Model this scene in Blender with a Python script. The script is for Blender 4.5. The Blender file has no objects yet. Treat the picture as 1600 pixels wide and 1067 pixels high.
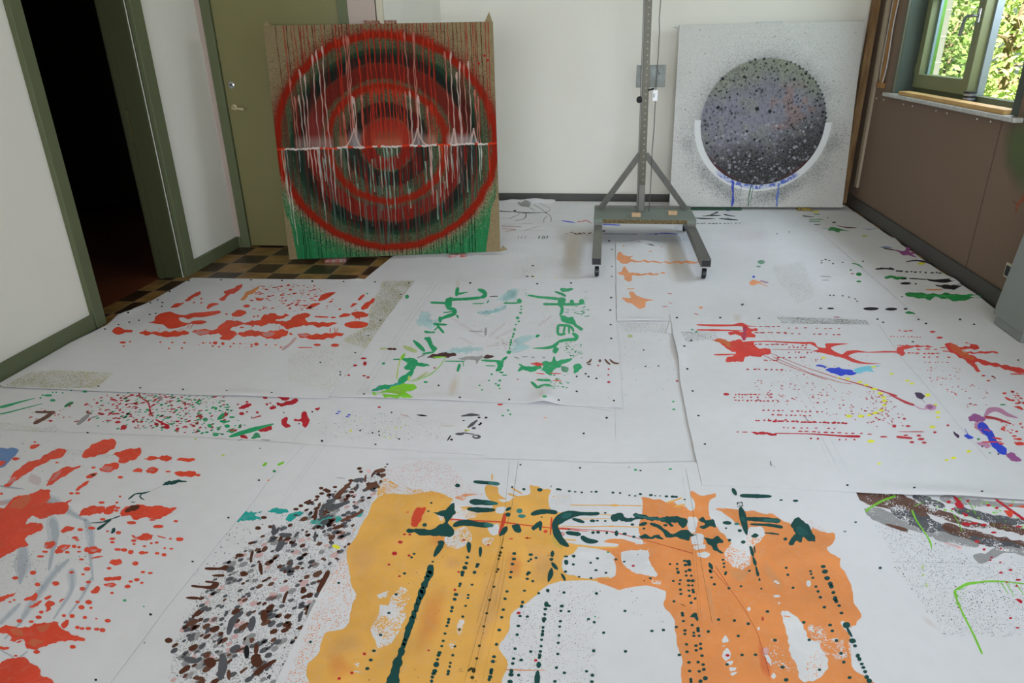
import bpy, bmesh, math, random
import numpy as np
from mathutils import Vector, Matrix
R = random.Random(7)
NR = np.random.default_rng(11)
S = bpy.context.scene
COL = S.collection

# ------------------------------------------------------------------ camera
FPX, PITCH, YAW, ROLL, HC = 1089.78, .407396, -.132025, .0200765, 1.5
def _axes():
    p, y, r = PITCH, YAW, ROLL
    fwd = np.array([math.sin(y)*math.cos(p), math.cos(y)*math.cos(p), -math.sin(p)])
    right = np.array([math.cos(y), -math.sin(y), 0.])
    down = np.cross(fwd, right)
    c, s = math.cos(r), math.sin(r)
    return c*right+s*down, -s*right+c*down, fwd
AX = _axes()
def ray(px, py):
    return AX[0]*((px-800)/FPX) + AX[1]*((py-533.5)/FPX) + AX[2]
def at(px, py, ax='z', v=0.):
    """where the sight line of a photo pixel meets a plane: used to MEASURE the room"""
    d = ray(px, py); i = 'xyz'.index(ax); o = np.array([0, 0, HC])
    return o + d*((v-o[i])/d[i])
def atp(px, py, p0, n):
    d = ray(px, py); o = np.array([0, 0, HC])
    return o + d*(np.dot(np.array(p0)-o, n)/np.dot(d, n))
cam = bpy.data.cameras.new('camera'); co = bpy.data.objects.new('camera', cam); COL.objects.link(co)
cam.sensor_fit = 'HORIZONTAL'; cam.sensor_width = 36.; cam.lens = FPX*36/1600.; cam.clip_start = .02
m = Matrix(((AX[0][0], -AX[1][0], -AX[2][0], 0), (AX[0][1], -AX[1][1], -AX[2][1], 0), (AX[0][2], -AX[1][2], -AX[2][2], HC), (0, 0, 0, 1)))
co.matrix_world = m
S.camera = co

# ------------------------------------------------------------------ materials
def lin(c):
    c = c.lstrip('#'); o = []
    for i in (0, 2, 4):
        v = int(c[i:i+2], 16)/255
        o.append(v/12.92 if v <= .04045 else ((v+.055)/1.055)**2.4)
    return o
def mat(name, col, rough=.6, metal=0., noise=0., nscale=20., bump=0., bscale=60., col2=None, spec=.5, stretch=None):
    M = bpy.data.materials.new(name); M.use_nodes = True
    nt = M.node_tree; b = nt.nodes['Principled BSDF']
    c = lin(col)
    b.inputs['Roughness'].default_value = rough; b.inputs['Metallic'].default_value = metal
    b.inputs['Specular IOR Level'].default_value = spec
    tc = nt.nodes.new('ShaderNodeTexCoord'); vec = tc.outputs['Object']
    if stretch:
        mp = nt.nodes.new('ShaderNodeMapping'); mp.inputs['Scale'].default_value = stretch
        nt.links.new(vec, mp.inputs['Vector']); vec = mp.outputs['Vector']
    if noise > 0:
        n = nt.nodes.new('ShaderNodeTexNoise'); n.inputs['Scale'].default_value = nscale; n.inputs['Detail'].default_value = 5
        nt.links.new(vec, n.inputs['Vector'])
        r = nt.nodes.new('ShaderNodeValToRGB'); r.color_ramp.elements[0].position = .5-.5*noise if col2 is None else .35
        r.color_ramp.elements[1].position = .65 if col2 else 1.
        c2 = lin(col2) if col2 else [min(1, x*(1+noise)) for x in c]
        c1 = c if col2 else [x*(1-noise) for x in c]
        r.color_ramp.elements[0].color = (*c1, 1); r.color_ramp.elements[1].color = (*c2, 1)
        nt.links.new(n.outputs['Fac'], r.inputs['Fac']); nt.links.new(r.outputs['Color'], b.inputs['Base Color'])
    else:
        b.inputs['Base Color'].default_value = (*c, 1)
    if bump > 0:
        n2 = nt.nodes.new('ShaderNodeTexNoise'); n2.inputs['Scale'].default_value = bscale; n2.inputs['Detail'].default_value = 4
        nt.links.new(vec, n2.inputs['Vector'])
        bp = nt.nodes.new('ShaderNodeBump'); bp.inputs['Strength'].default_value = bump; bp.inputs['Distance'].default_value = .01
        nt.links.new(n2.outputs['Fac'], bp.inputs['Height']); nt.links.new(bp.outputs['Normal'], b.inputs['Normal'])
    return M

def m_paper():
    M = mat('primed_cloth', '#e4e2e0', .75, spec=.25)
    nt = M.node_tree; b = nt.nodes['Principled BSDF']; N = nt.nodes.new; L = nt.links.new
    tc = N('ShaderNodeTexCoord')
    n = N('ShaderNodeTexNoise'); n.inputs['Scale'].default_value = 1.6; n.inputs['Detail'].default_value = 6; L(tc.outputs['Object'], n.inputs['Vector'])
    n3 = N('ShaderNodeTexNoise'); n3.inputs['Scale'].default_value = 18; n3.inputs['Detail'].default_value = 6; L(tc.outputs['Object'], n3.inputs['Vector'])
    mx = N('ShaderNodeMix'); mx.data_type = 'FLOAT'; mx.inputs[0].default_value = .25; L(n.outputs['Fac'], mx.inputs[2]); L(n3.outputs['Fac'], mx.inputs[3])
    r = N('ShaderNodeValToRGB'); r.color_ramp.elements[0].position = .34; r.color_ramp.elements[1].position = .6
    r.color_ramp.elements[0].color = (*lin('#dad8d8'), 1); r.color_ramp.elements[1].color = (*lin('#e2e0e2'), 1)
    L(mx.outputs[0], r.inputs['Fac']); L(r.outputs['Color'], b.inputs['Base Color'])
    # soft folds and wrinkles of the cloth
    w = N('ShaderNodeTexNoise'); w.inputs['Scale'].default_value = 3.2; w.inputs['Detail'].default_value = 3; w.inputs['Distortion'].default_value = .6
    L(tc.outputs['Object'], w.inputs['Vector'])
    b1 = N('ShaderNodeBump'); b1.inputs['Strength'].default_value = .16; b1.inputs['Distance'].default_value = .02; L(w.outputs['Fac'], b1.inputs['Height'])
    w2 = N('ShaderNodeTexNoise'); w2.inputs['Scale'].default_value = 260; L(tc.outputs['Object'], w2.inputs['Vector'])
    b2 = N('ShaderNodeBump'); b2.inputs['Strength'].default_value = .12; b2.inputs['Distance'].default_value = .002; L(w2.outputs['Fac'], b2.inputs['Height']); L(b1.outputs['Normal'], b2.inputs['Normal'])
    L(b2.outputs['Normal'], b.inputs['Normal'])
    return M
def m_paint(name, mode):
    """pigment from the colour attribute; its alpha is how much of the cloth the paint covers"""
    M = bpy.data.materials.new(name); M.use_nodes = True
    nt = M.node_tree; b = nt.nodes['Principled BSDF']; N = nt.nodes.new; L = nt.links.new
    a = N('ShaderNodeAttribute'); a.attribute_name = 'pigment'
    tc = N('ShaderNodeTexCoord')
    n = N('ShaderNodeTexNoise'); n.inputs['Scale'].default_value = 7; n.inputs['Detail'].default_value = 6; L(tc.outputs['Object'], n.inputs['Vector'])
    mr = N('ShaderNodeMapRange'); mr.inputs['From Min'].default_value = .3; mr.inputs['From Max'].default_value = .7; mr.inputs['To Min'].default_value = .9; mr.inputs['To Max'].default_value = 1.1
    L(n.outputs['Fac'], mr.inputs['Value'])
    mul = N('ShaderNodeVectorMath'); mul.operation = 'SCALE'; L(a.outputs['Color'], mul.inputs[0]); L(mr.outputs['Result'], mul.inputs['Scale'])
    w2 = N('ShaderNodeTexNoise'); w2.inputs['Scale'].default_value = 42; w2.inputs['Detail'].default_value = 5; w2.inputs['Distortion'].default_value = 1.2; L(tc.outputs['Object'], w2.inputs['Vector'])
    wr = N('ShaderNodeMapRange'); wr.inputs['From Min'].default_value = .5; wr.inputs['From Max'].default_value = .78; wr.inputs['To Max'].default_value = .17; L(w2.outputs['Fac'], wr.inputs['Value'])
    wm = N('ShaderNodeMix'); wm.data_type = 'RGBA'; L(wr.outputs['Result'], wm.inputs[0]); L(mul.outputs['Vector'], wm.inputs[6]); wm.inputs[7].default_value = (*lin('#d8cbbb'), 1)
    # dark colours stay opaque, light washes thin out
    lum = N('ShaderNodeRGBToBW'); L(a.outputs['Color'], lum.inputs[0]); lm = N('ShaderNodeMapRange'); lm.inputs['From Min'].default_value = .06; lm.inputs['From Max'].default_value = .3; L(lum.outputs[0], lm.inputs['Value'])
    wf = N('ShaderNodeMath'); wf.operation = 'MULTIPLY'; L(wr.outputs['Result'], wf.inputs[0]); L(lm.outputs['Result'], wf.inputs[1]); L(wf.outputs[0], wm.inputs[0])
    L(wm.outputs[2], b.inputs['Base Color'])
    b.inputs['Roughness'].default_value = .45 if mode == 'flat' else .7; b.inputs['Specular IOR Level'].default_value = .2
    t = N('ShaderNodeBsdfTransparent'); ms = N('ShaderNodeMixShader')
    if mode == 'flat':
        f = a.outputs['Alpha']
    elif mode == 'speckle':
        v = N('ShaderNodeTexVoronoi'); v.inputs['Scale'].default_value = 190; L(tc.outputs['Object'], v.inputs['Vector'])
        nn = N('ShaderNodeTexNoise'); nn.inputs['Scale'].default_value = 9; L(tc.outputs['Object'], nn.inputs['Vector'])
        p = N('ShaderNodeMath'); p.operation = 'MULTIPLY'; L(nn.outputs['Fac'], p.inputs[0]); p.inputs[1].default_value = 2.
        p2 = N('ShaderNodeMath'); p2.operation = 'MULTIPLY'; L(p.outputs[0], p2.inputs[0]); L(a.outputs['Alpha'], p2.inputs[1])
        sq = N('ShaderNodeMath'); sq.operation = 'SQRT'; L(p2.outputs[0], sq.inputs[0])
        sc = N('ShaderNodeMath'); sc.operation = 'MULTIPLY'; L(sq.outputs[0], sc.inputs[0]); sc.inputs[1].default_value = .62
        lt = N('ShaderNodeMath'); lt.operation = 'LESS_THAN'; L(v.outputs['Distance'], lt.inputs[0]); L(sc.outputs[0], lt.inputs[1]); f = lt.outputs[0]
    else:
        v = N('ShaderNodeTexNoise'); v.inputs['Scale'].default_value = 230; v.inputs['Detail'].default_value = 3; L(tc.outputs['Object'], v.inputs['Vector'])
        v2 = N('ShaderNodeTexNoise'); v2.inputs['Scale'].default_value = 16; v2.inputs['Detail'].default_value = 2; L(tc.outputs['Object'], v2.inputs['Vector'])
        mx = N('ShaderNodeMix'); mx.data_type = 'FLOAT'; mx.inputs[0].default_value = .45; L(v.outputs['Fac'], mx.inputs[2]); L(v2.outputs['Fac'], mx.inputs[3])
        mm = N('ShaderNodeMapRange'); mm.inputs['From Min'].default_value = .34; mm.inputs['From Max'].default_value = .66; L(mx.outputs[0], mm.inputs['Value'])
        lt = N('ShaderNodeMath'); lt.operation = 'LESS_THAN'; L(mm.outputs['Result'], lt.inputs[0]); L(a.outputs['Alpha'], lt.inputs[1]); f = lt.outputs[0]
    L(f, ms.inputs[0]); L(t.outputs[0], ms.inputs[1]); L(b.outputs[0], ms.inputs[2]); L(ms.outputs[0], nt.nodes['Material Output'].inputs['Surface'])
    return M
def m_canvas():
    M = bpy.data.materials.new('painted_canvas'); M.use_nodes = True
    nt = M.node_tree; b = nt.nodes['Principled BSDF']; N = nt.nodes.new; L = nt.links.new
    a = N('ShaderNodeAttribute'); a.attribute_name = 'pigment'; L(a.outputs['Color'], b.inputs['Base Color'])
    b.inputs['Roughness'].default_value = .75; b.inputs['Specular IOR Level'].default_value = .08
    tc = N('ShaderNodeTexCoord'); w = N('ShaderNodeTexNoise'); w.inputs['Scale'].default_value = 300; L(tc.outputs['Object'], w.inputs['Vector'])
    bp = N('ShaderNodeBump'); bp.inputs['Strength'].default_value = .25; bp.inputs['Distance'].default_value = .002; L(w.outputs['Fac'], bp.inputs['Height']); L(bp.outputs['Normal'], b.inputs['Normal'])
    return M
def m_tiles(x0, y0, s):
    M = mat('checker_tiles', '#7a5a34', .35, spec=.4)
    nt = M.node_tree; b = nt.nodes['Principled BSDF']; N = nt.nodes.new; L = nt.links.new
    tc = N('ShaderNodeTexCoord'); mp = N('ShaderNodeMapping'); mp.vector_type = 'TEXTURE'
    mp.inputs['Location'].default_value = (x0, y0, .5); mp.inputs['Scale'].default_value = (s, s, 1)
    L(tc.outputs['Object'], mp.inputs['Vector'])
    ck = N('ShaderNodeTexChecker'); ck.inputs['Scale'].default_value = 1
    ck.inputs['Color1'].default_value = (*lin('#94703f'), 1); ck.inputs['Color2'].default_value = (*lin('#3f2c1c'), 1)
    L(mp.outputs['Vector'], ck.inputs['Vector'])
    br = N('ShaderNodeTexBrick'); br.offset = 0; br.inputs['Scale'].default_value = 1; br.inputs['Brick Width'].default_value = 1; br.inputs['Row Height'].default_value = 1
    br.inputs['Mortar Size'].default_value = .018; br.inputs['Mortar Smooth'].default_value = 0
    br.inputs['Color1'].default_value = br.inputs['Color2'].default_value = (0, 0, 0, 1); br.inputs['Mortar'].default_value = (1, 1, 1, 1)
    L(mp.outputs['Vector'], br.inputs['Vector'])
    n = N('ShaderNodeTexNoise'); n.inputs['Scale'].default_value = 9; n.inputs['Detail'].default_value = 4; L(tc.outputs['Object'], n.inputs['Vector'])
    mr = N('ShaderNodeMapRange'); mr.inputs['From Min'].default_value = .3; mr.inputs['From Max'].default_value = .7; mr.inputs['To Min'].default_value = .6; mr.inputs['To Max'].default_value = 1.25; L(n.outputs['Fac'], mr.inputs['Value'])
    sc = N('ShaderNodeVectorMath'); sc.operation = 'SCALE'; L(ck.outputs['Color'], sc.inputs[0]); L(mr.outputs['Result'], sc.inputs['Scale'])
    mx = N('ShaderNodeMix'); mx.data_type = 'RGBA'; L(br.outputs['Color'], mx.inputs[0]); L(sc.outputs['Vector'], mx.inputs[6]); mx.inputs[7].default_value = (*lin('#8d7c62'), 1)
    L(mx.outputs[2], b.inputs['Base Color'])
    return M
def m_glass():
    M = bpy.data.materials.new('window_glass'); M.use_nodes = True
    nt = M.node_tree; N = nt.nodes.new; L = nt.links.new
    g = N('ShaderNodeBsdfGlossy'); g.inputs['Roughness'].default_value = .02
    t = N('ShaderNodeBsdfTransparent'); t.inputs['Color'].default_value = (.86, .92, .9, 1)
    fr = N('ShaderNodeFresnel'); fr.inputs['IOR'].default_value = 1.45
    ge = N('ShaderNodeNewGeometry'); iv = N('ShaderNodeMath'); iv.operation = 'SUBTRACT'; iv.inputs[0].default_value = 1; L(ge.outputs['Backfacing'], iv.inputs[1])
    mu = N('ShaderNodeMath'); mu.operation = 'MULTIPLY'; L(fr.outputs[0], mu.inputs[0]); L(iv.outputs[0], mu.inputs[1])
    ms = N('ShaderNodeMixShader'); L(mu.outputs[0], ms.inputs[0]); L(t.outputs[0], ms.inputs[1]); L(g.outputs[0], ms.inputs[2]); L(ms.outputs[0], nt.nodes['Material Output'].inputs['Surface'])
    return M
def m_leaf():
    M = bpy.data.materials.new('leaf'); M.use_nodes = True
    nt = M.node_tree; N = nt.nodes.new; L = nt.links.new
    d = N('ShaderNodeBsdfDiffuse'); t = N('ShaderNodeBsdfTranslucent'); ms = N('ShaderNodeMixShader'); ms.inputs[0].default_value = .45
    tc = N('ShaderNodeTexCoord'); n = N('ShaderNodeTexNoise'); n.inputs['Scale'].default_value = 3.5; L(tc.outputs['Object'], n.inputs['Vector'])
    r = N('ShaderNodeValToRGB'); r.color_ramp.elements[0].position = .35; r.color_ramp.elements[1].position = .65
    r.color_ramp.elements[0].color = (*lin('#7fa050'), 1); r.color_ramp.elements[1].color = (*lin('#c3d18e'), 1)
    L(n.outputs['Fac'], r.inputs['Fac']); L(r.outputs['Color'], d.inputs['Color']); L(r.outputs['Color'], t.inputs['Color'])
    L(d.outputs[0], ms.inputs[1]); L(t.outputs[0], ms.inputs[2]); L(ms.outputs[0], nt.nodes['Material Output'].inputs['Surface'])
    return M
PAPER = m_paper(); PFLAT = m_paint('paint', 'flat'); PSPK = m_paint('sprayed_speckle', 'speckle'); PRET = m_paint('reticulated_wash', 'reticulated')
MW = mat('white_plaster', '#ece7da', .85, noise=.04, nscale=2, bump=.08, bscale=40)
MWP = mat('pinkish_plaster', '#b9a89c', .85, noise=.05, nscale=3, bump=.06)
MBR = mat('brown_fibreboard', '#836c5a', .9, noise=.09, nscale=160, bump=.12, bscale=300)
MOL = mat('olive_paint', '#666c4e', .6, spec=.3, noise=.06, nscale=4)
MOLD = mat('olive_door_paint', '#807a4e', .45, noise=.04, nscale=2.5)
MSK = mat('grey_brown_skirting', '#4d4a45', .5, noise=.1, nscale=6)
MSTEEL = mat('brushed_steel', '#75736c', .42, .5, noise=.16, nscale=40, stretch=(1, 1, .1))
MBLK = mat('black_rubber', '#17171a', .5)
MCHR = mat('chrome', '#c8ccd0', .2, .95)
MWOOD = mat('light_wood', '#d0ac82', .6, noise=.18, nscale=14, stretch=(4, .6, 4))
MBOARD = mat('knotty_brown_board', '#75552f', .65, noise=.5, nscale=9, stretch=(3, 3, .5), col2='#98764a')
MBAT = mat('beige_batten', '#b5a48c', .7, noise=.1, nscale=20, stretch=(4, 4, .3))
MRAIL = mat('honey_wood', '#a5773f', .55, noise=.15, nscale=15, stretch=(5, 5, .5))
MLINEN = mat('raw_linen', '#93815c', .9, noise=.12, nscale=220, bump=.2, bscale=400)
MPRIM = mat('primed_canvas_edge', '#c9c9c4', .8, bump=.1, bscale=300)
MGLASS = m_glass()
MMARB = mat('pale_marble', '#b9b7b0', .35, noise=.25, nscale=30, col2='#d0cfca')
MGREY = mat('grey_lacquer', '#8b8f8a', .5, noise=.02, nscale=5)
MWHT = mat('white_plastic', '#f0f0ee', .4)
MCABLE = mat('grey_cable', '#55534f', .5)

# ------------------------------------------------------------------ mesh helpers
class MB:
    def __init__(s): s.v = []; s.f = []
    def add(s, vs, fs):
        o = len(s.v); s.v += [tuple(map(float, v)) for v in vs]; s.f += [tuple(i+o for i in f) for f in fs]; return s
    def box(s, x0, x1, y0, y1, z0, z1, bev=0., M=None):
        if bev <= 0:
            vs = [(x, y, z) for x in (x0, x1) for y in (y0, y1) for z in (z0, z1)]
            fs = [(0, 1, 3, 2), (4, 6, 7, 5), (0, 4, 5, 1), (2, 3, 7, 6), (0, 2, 6, 4), (1, 5, 7, 3)]
        else:
            bm = bmesh.new(); bmesh.ops.create_cube(bm, size=1)
            bmesh.ops.scale(bm, vec=(x1-x0, y1-y0, z1-z0), verts=bm.verts)
            bmesh.ops.bevel(bm, geom=bm.edges[:], offset=bev, segments=2, affect='EDGES', profile=.5)
            bmesh.ops.translate(bm, vec=((x0+x1)/2, (y0+y1)/2, (z0+z1)/2), verts=bm.verts)
            bm.verts.index_update(); vs = [v.co.copy() for v in bm.verts]; fs = [[v.index for v in f.verts] for f in bm.faces]; bm.free()
        if M is not None: vs = [M @ Vector(v) for v in vs]
        return s.add(vs, fs)
    def bar(s, a, b, w, t, up=(0, 0, 1), bev=0.):
        """rectangular bar from a to b, w across, t along up"""
        a = Vector(a); b = Vector(b); d = (b-a); l = d.length; d.normalize(); u = Vector(up); x = d.cross(u).normalized(); u = x.cross(d)
        M = Matrix(((d.x, x.x, u.x, a.x), (d.y, x.y, u.y, a.y), (d.z, x.z, u.z, a.z), (0, 0, 0, 1)))
        return s.box(0, l, -w/2, w/2, -t/2, t/2, bev, M)
    def tube(s, pts, r, n=10, cap=True):
        pts = [Vector(p) for p in pts]; rs = r if isinstance(r, (list, tuple)) else [r]*len(pts)
        vs = []; prev = None
        for i, p in enumerate(pts):
            t = (pts[min(i+1, len(pts)-1)]-pts[max(i-1, 0)]).normalized()
            if prev is None:
                u = t.orthogonal().normalized()
            else:
                u = (prev-t*prev.dot(t)).normalized()
            prev = u; w = t.cross(u)
            for k in range(n):
                a = 2*math.pi*k/n; vs.append(p+(u*math.cos(a)+w*math.sin(a))*rs[i])
        fs = []
        for i in range(len(pts)-1):
            for k in range(n):
                fs.append((i*n+k, i*n+(k+1) % n, (i+1)*n+(k+1) % n, (i+1)*n+k))
        if cap: fs += [tuple(range(n))[::-1], tuple((len(pts)-1)*n+k for k in range(n))]
        return s.add(vs, fs)
    def lathe(s, prof, n=24, M=None):
        vs = []; fs = []
        for r, z in prof:
            for k in range(n):
                a = 2*math.pi*k/n; vs.append(Vector((r*math.cos(a), r*math.sin(a), z)))
        for i in range(len(prof)-1):
            for k in range(n): fs.append((i*n+k, i*n+(k+1) % n, (i+1)*n+(k+1) % n, (i+1)*n+k))
        fs += [tuple(range(n))[::-1], tuple((len(prof)-1)*n+k for k in range(n))]
        if M is not None: vs = [M @ v for v in vs]
        return s.add(vs, fs)
    def prism(s, pts, d):
        d = Vector(d); p = [Vector(q) for q in pts]; n = len(p)
        return s.add(p+[q+d for q in p], [tuple(range(n))[::-1], tuple(range(n, 2*n))]+[(i, (i+1) % n, (i+1) % n+n, i+n) for i in range(n)])
    def build(s, name, material, parent=None, smooth=False, kind=None):
        me = bpy.data.meshes.new(name); me.from_pydata(s.v, [], s.f); 
        bm = bmesh.new(); bm.from_mesh(me); bmesh.ops.recalc_face_normals(bm, faces=bm.faces); bm.to_mesh(me); bm.free()
        if smooth:
            for p in me.polygons: p.use_smooth = True
            me.set_sharp_from_angle(angle=math.radians(38))
        me.materials.append(material)
        o = bpy.data.objects.new(name, me); COL.objects.link(o)
        if parent is not None:
            o.parent = parent; o.matrix_parent_inverse = Matrix.Translation(-parent.location)
        if kind: o['kind'] = kind
        return o
def tag(o, label, cat, group=None, kind=None):
    o['label'] = label; o['category'] = cat
    if group: o['group'] = group
    if kind: o['kind'] = kind
    return o
def thing(name, loc, label, cat, group=None):
    o = bpy.data.objects.new(name, None); COL.objects.link(o); o.location = [float(c) for c in loc]; o.empty_display_size = .1
    return tag(o, label, cat, group)
# ------------------------------------------------------------------ room
XL, XR, YB, YD = -2.925, 2.345, 7.07, 5.195
SXL, SXR, SYB = -2.899, 2.322, 7.048            # faces of the skirting boards
ZC, YF = 2.65, -1.4
ST = 'structure'
TS = .2155
tiles = m_tiles(-2.536, 4.749, TS)
MB().box(XL-.16, XR+.05, YF-.05, YB+.05, -.1, 0).build('floor', tiles, kind=ST)
MB().box(XL-.2, XR+.35, YF-.2, YB+.2, ZC, ZC+.12).build('ceiling', MW, kind=ST)
DY0, DY1, DZ = 3.52, 4.405, 2.08                # doorway in the left wall
w = MB(); w.box(XL-.16, XL, YF-.1, DY0, 0, ZC).box(XL-.16, XL, DY1, YD+.1, 0, ZC).box(XL-.16, XL, DY0, DY1, DZ, ZC)
w.build('wall_left', MW, kind=ST)
W1 = (4.50, 6.38, 1.02, 2.25); W2 = (.9, 2.9, 1.02, 2.25)
w = MB()
for a, b in ((YF-.1, W2[0]), (W2[1], W1[0]), (W1[1], YB+.3)): w.box(XR, XR+.24, a, b, 0, ZC)
for W in (W1, W2): w.box(XR, XR+.24, W[0], W[1], 0, W[2]).box(XR, XR+.24, W[0], W[1], W[3], ZC)
wall_r = w.build('wall_right', MBR, kind=ST)
MB().box(-1.55-.1, XR+.24, YB, YB+.2, 0, ZC).build('wall_back', MW, kind=ST)
FW = (-1.9, 1.5, .85, 2.3)
MB().box(XL-.3, FW[0], YF-.2, YF, 0, ZC).box(FW[1], XR+.24, YF-.2, YF, 0, ZC).box(FW[0], FW[1], YF-.2, YF, 0, FW[2]).box(FW[0], FW[1], YF-.2, YF, FW[3], ZC).build('wall_front', MW, kind=ST)
w3 = MB()
for x in (FW[0], -.79, .34, FW[1]-.07): w3.box(x, x+.07, YF-.16, YF-.09, FW[2], FW[3])
w3.box(FW[0], FW[1], YF-.16, YF-.09, FW[2], FW[2]+.07).box(FW[0], FW[1], YF-.16, YF-.09, FW[3]-.07, FW[3])
w3 = w3.build('fill_window', MOL, kind=ST)  # unseen window added behind the camera as opening for the fill light
MB().box(FW[0]+.05, FW[1]-.05, YF-.13, YF-.124, FW[2]+.05, FW[3]-.05).build('pane', MGLASS, w3)
# the block with the closed door stands forward of the back wall
DL, DR = -2.81, -1.87
w = MB(); w.box(XL, DL-.07, YD, YD+.25, 0, ZC).box(DR+.07, -1.555, YD, YD+.25, 0, ZC).box(DL-.07, DR+.07, YD, YD+.25, DZ+.02, ZC)
w.build('wall_door_side', MWP, kind=ST)
MB().box(-1.60, -1.55, YD+.0, YB, 0, ZC).build('wall_return', MW, kind=ST)
MB().box(-1.592, -1.546, YD-.004, YD+.02, 0, ZC).build('trim_1', mat('pale_corner_bead', '#c4bca6', .8), kind=ST)
# skirting
MB().box(XL, SXL, YF, DY0-.085, 0, .085, .004).box(XL, SXL, DY1+.115, YD, 0, .085, .004).build('baseboard_left', MOL, kind=ST)
MB().box(SXR, XR, YF, YB, 0, .105, .004).build('baseboard_right', MSK, kind=ST)
MB().box(-1.55, SXR, SYB, YB, 0, .072, .004).build('baseboard_back', MSK, kind=ST)
MB().box(DR+.07, -1.555, YD-.02, YD, 0, .085, .004).box(XL, DL-.07, YD-.02, YD, 0, .085, .003).build('baseboard_door_side', MOL, kind=ST)
# doorway lining and casing
w = MB()
w.box(XL-.01, SXL+.004, DY0-.08, DY0+.004, 0, DZ+.08, .005).box(XL-.01, SXL+.004, DY1, DY1+.115, 0, DZ+.08, .005)
w.box(XL-.01, SXL+.004, DY0, DY1, DZ, DZ+.08, .005)
w.build('door_frame', MOL, kind=ST)
w = MB(); w.box(XL-.19, XL-.012, DY1-.02, DY1+.02, 0, DZ).box(XL-.16, XL-.13, DY1-.045, DY1-.02, 0, DZ).box(XL-.19, XL-.012, DY0-.02, DY0-.003, 0, DZ).box(XL-.19, XL-.012, DY0, DY1, DZ-.02, DZ)
lin_o = w.build('door_lining', mat('dark_olive_paint', '#474a30', .7, spec=.2), kind=ST)
MB().box(XL-.131, XL-.126, DY1-.04, DY1-.028, .93, 1.13).build('strike_plate', mat('tarnished_brass', '#7d744e', .4, .7), lin_o)
# hall beyond the doorway
MHW = mat('shaded_hall_plaster', '#2a2622', .9); MHF = mat('red_brown_boards', '#6e3a22', .45, noise=.2, nscale=6, stretch=(1, 14, 1))  # near-black hall plaster holds the hall's shade in its colour
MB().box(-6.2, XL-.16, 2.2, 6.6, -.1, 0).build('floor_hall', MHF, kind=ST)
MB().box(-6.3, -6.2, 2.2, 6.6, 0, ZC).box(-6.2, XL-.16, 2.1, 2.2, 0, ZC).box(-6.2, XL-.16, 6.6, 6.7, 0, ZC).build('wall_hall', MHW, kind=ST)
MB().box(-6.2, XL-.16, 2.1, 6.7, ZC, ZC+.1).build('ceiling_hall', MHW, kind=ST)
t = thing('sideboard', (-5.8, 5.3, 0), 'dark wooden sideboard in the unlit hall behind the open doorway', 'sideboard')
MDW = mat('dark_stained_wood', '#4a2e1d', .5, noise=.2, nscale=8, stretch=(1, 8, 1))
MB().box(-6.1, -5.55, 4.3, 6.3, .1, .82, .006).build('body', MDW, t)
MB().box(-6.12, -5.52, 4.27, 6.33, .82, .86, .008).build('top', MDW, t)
for k in range(3):
    y = 4.34+k*.65
    dd = MB().box(-5.552, -5.532, y, y+.62, .14, .78, .004).build('door', MDW, t)
    MB().lathe([(.012, 0), (.014, .012), (.009, .022)], 12, Matrix.Translation((-5.532, y+.55, .5)) @ Matrix.Rotation(math.pi/2, 4, 'Y')).build('knob', MCHR, dd)
for y in (4.36, 6.24):
    for x in (-6.05, -5.6): MB().box(x-.025, x+.025, y-.025, y+.025, 0, .1).build('leg', MDW, t)
# closed olive door
dr = MB().box(DL+.003, DR-.003, YD+.006, YD+.046, .012, DZ, .003).build('door_1', MOLD, kind=ST)
w = MB(); w.box(DL-.072, DL, YD-.012, YD+.06, 0, DZ+.08, .004).box(DR, DR+.072, YD-.012, YD+.06, 0, DZ+.08, .004).box(DL, DR, YD-.012, YD+.06, DZ+.004, DZ+.08, .004)
w.build('door_frame.001', MOL, kind=ST)
MBRASS = mat('worn_nickel', '#c9bd94', .4, .3)
k = at(361, 133, 'y', YD)
RX = Matrix.Rotation(math.pi/2, 4, 'X')
es = MB().lathe([(.026, 0), (.026, .004), (.02, .008), (.008, .009), (.008, .005)], 20, Matrix.Translation((k[0], YD+.006, k[2])) @ RX).build('lock_rosette', MCHR, dr, True)
MB().lathe([(.006, 0), (.006, .0015)], 12, Matrix.Translation((k[0]-.003, YD-.0035, k[2])) @ RX).build('keyhole', MBLK, es)
h = at(366, 168, 'y', YD)
hd = MB().tube([(h[0], YD+.006, h[2]), (h[0], YD-.04, h[2]), (h[0]+.012, YD-.05, h[2]-.001), (h[0]+.05, YD-.052, h[2]-.004), (h[0]+.1, YD-.05, h[2]-.008)], [.009, .009, .01, .009, .011], 12).build('lever_handle', MBRASS, dr, True)
MB().lathe([(.022, 0), (.022, .005), (.016, .009)], 20, Matrix.Translation((h[0], YD+.006, h[2])) @ RX).build('rosette', MBRASS, hd, True)

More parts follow.
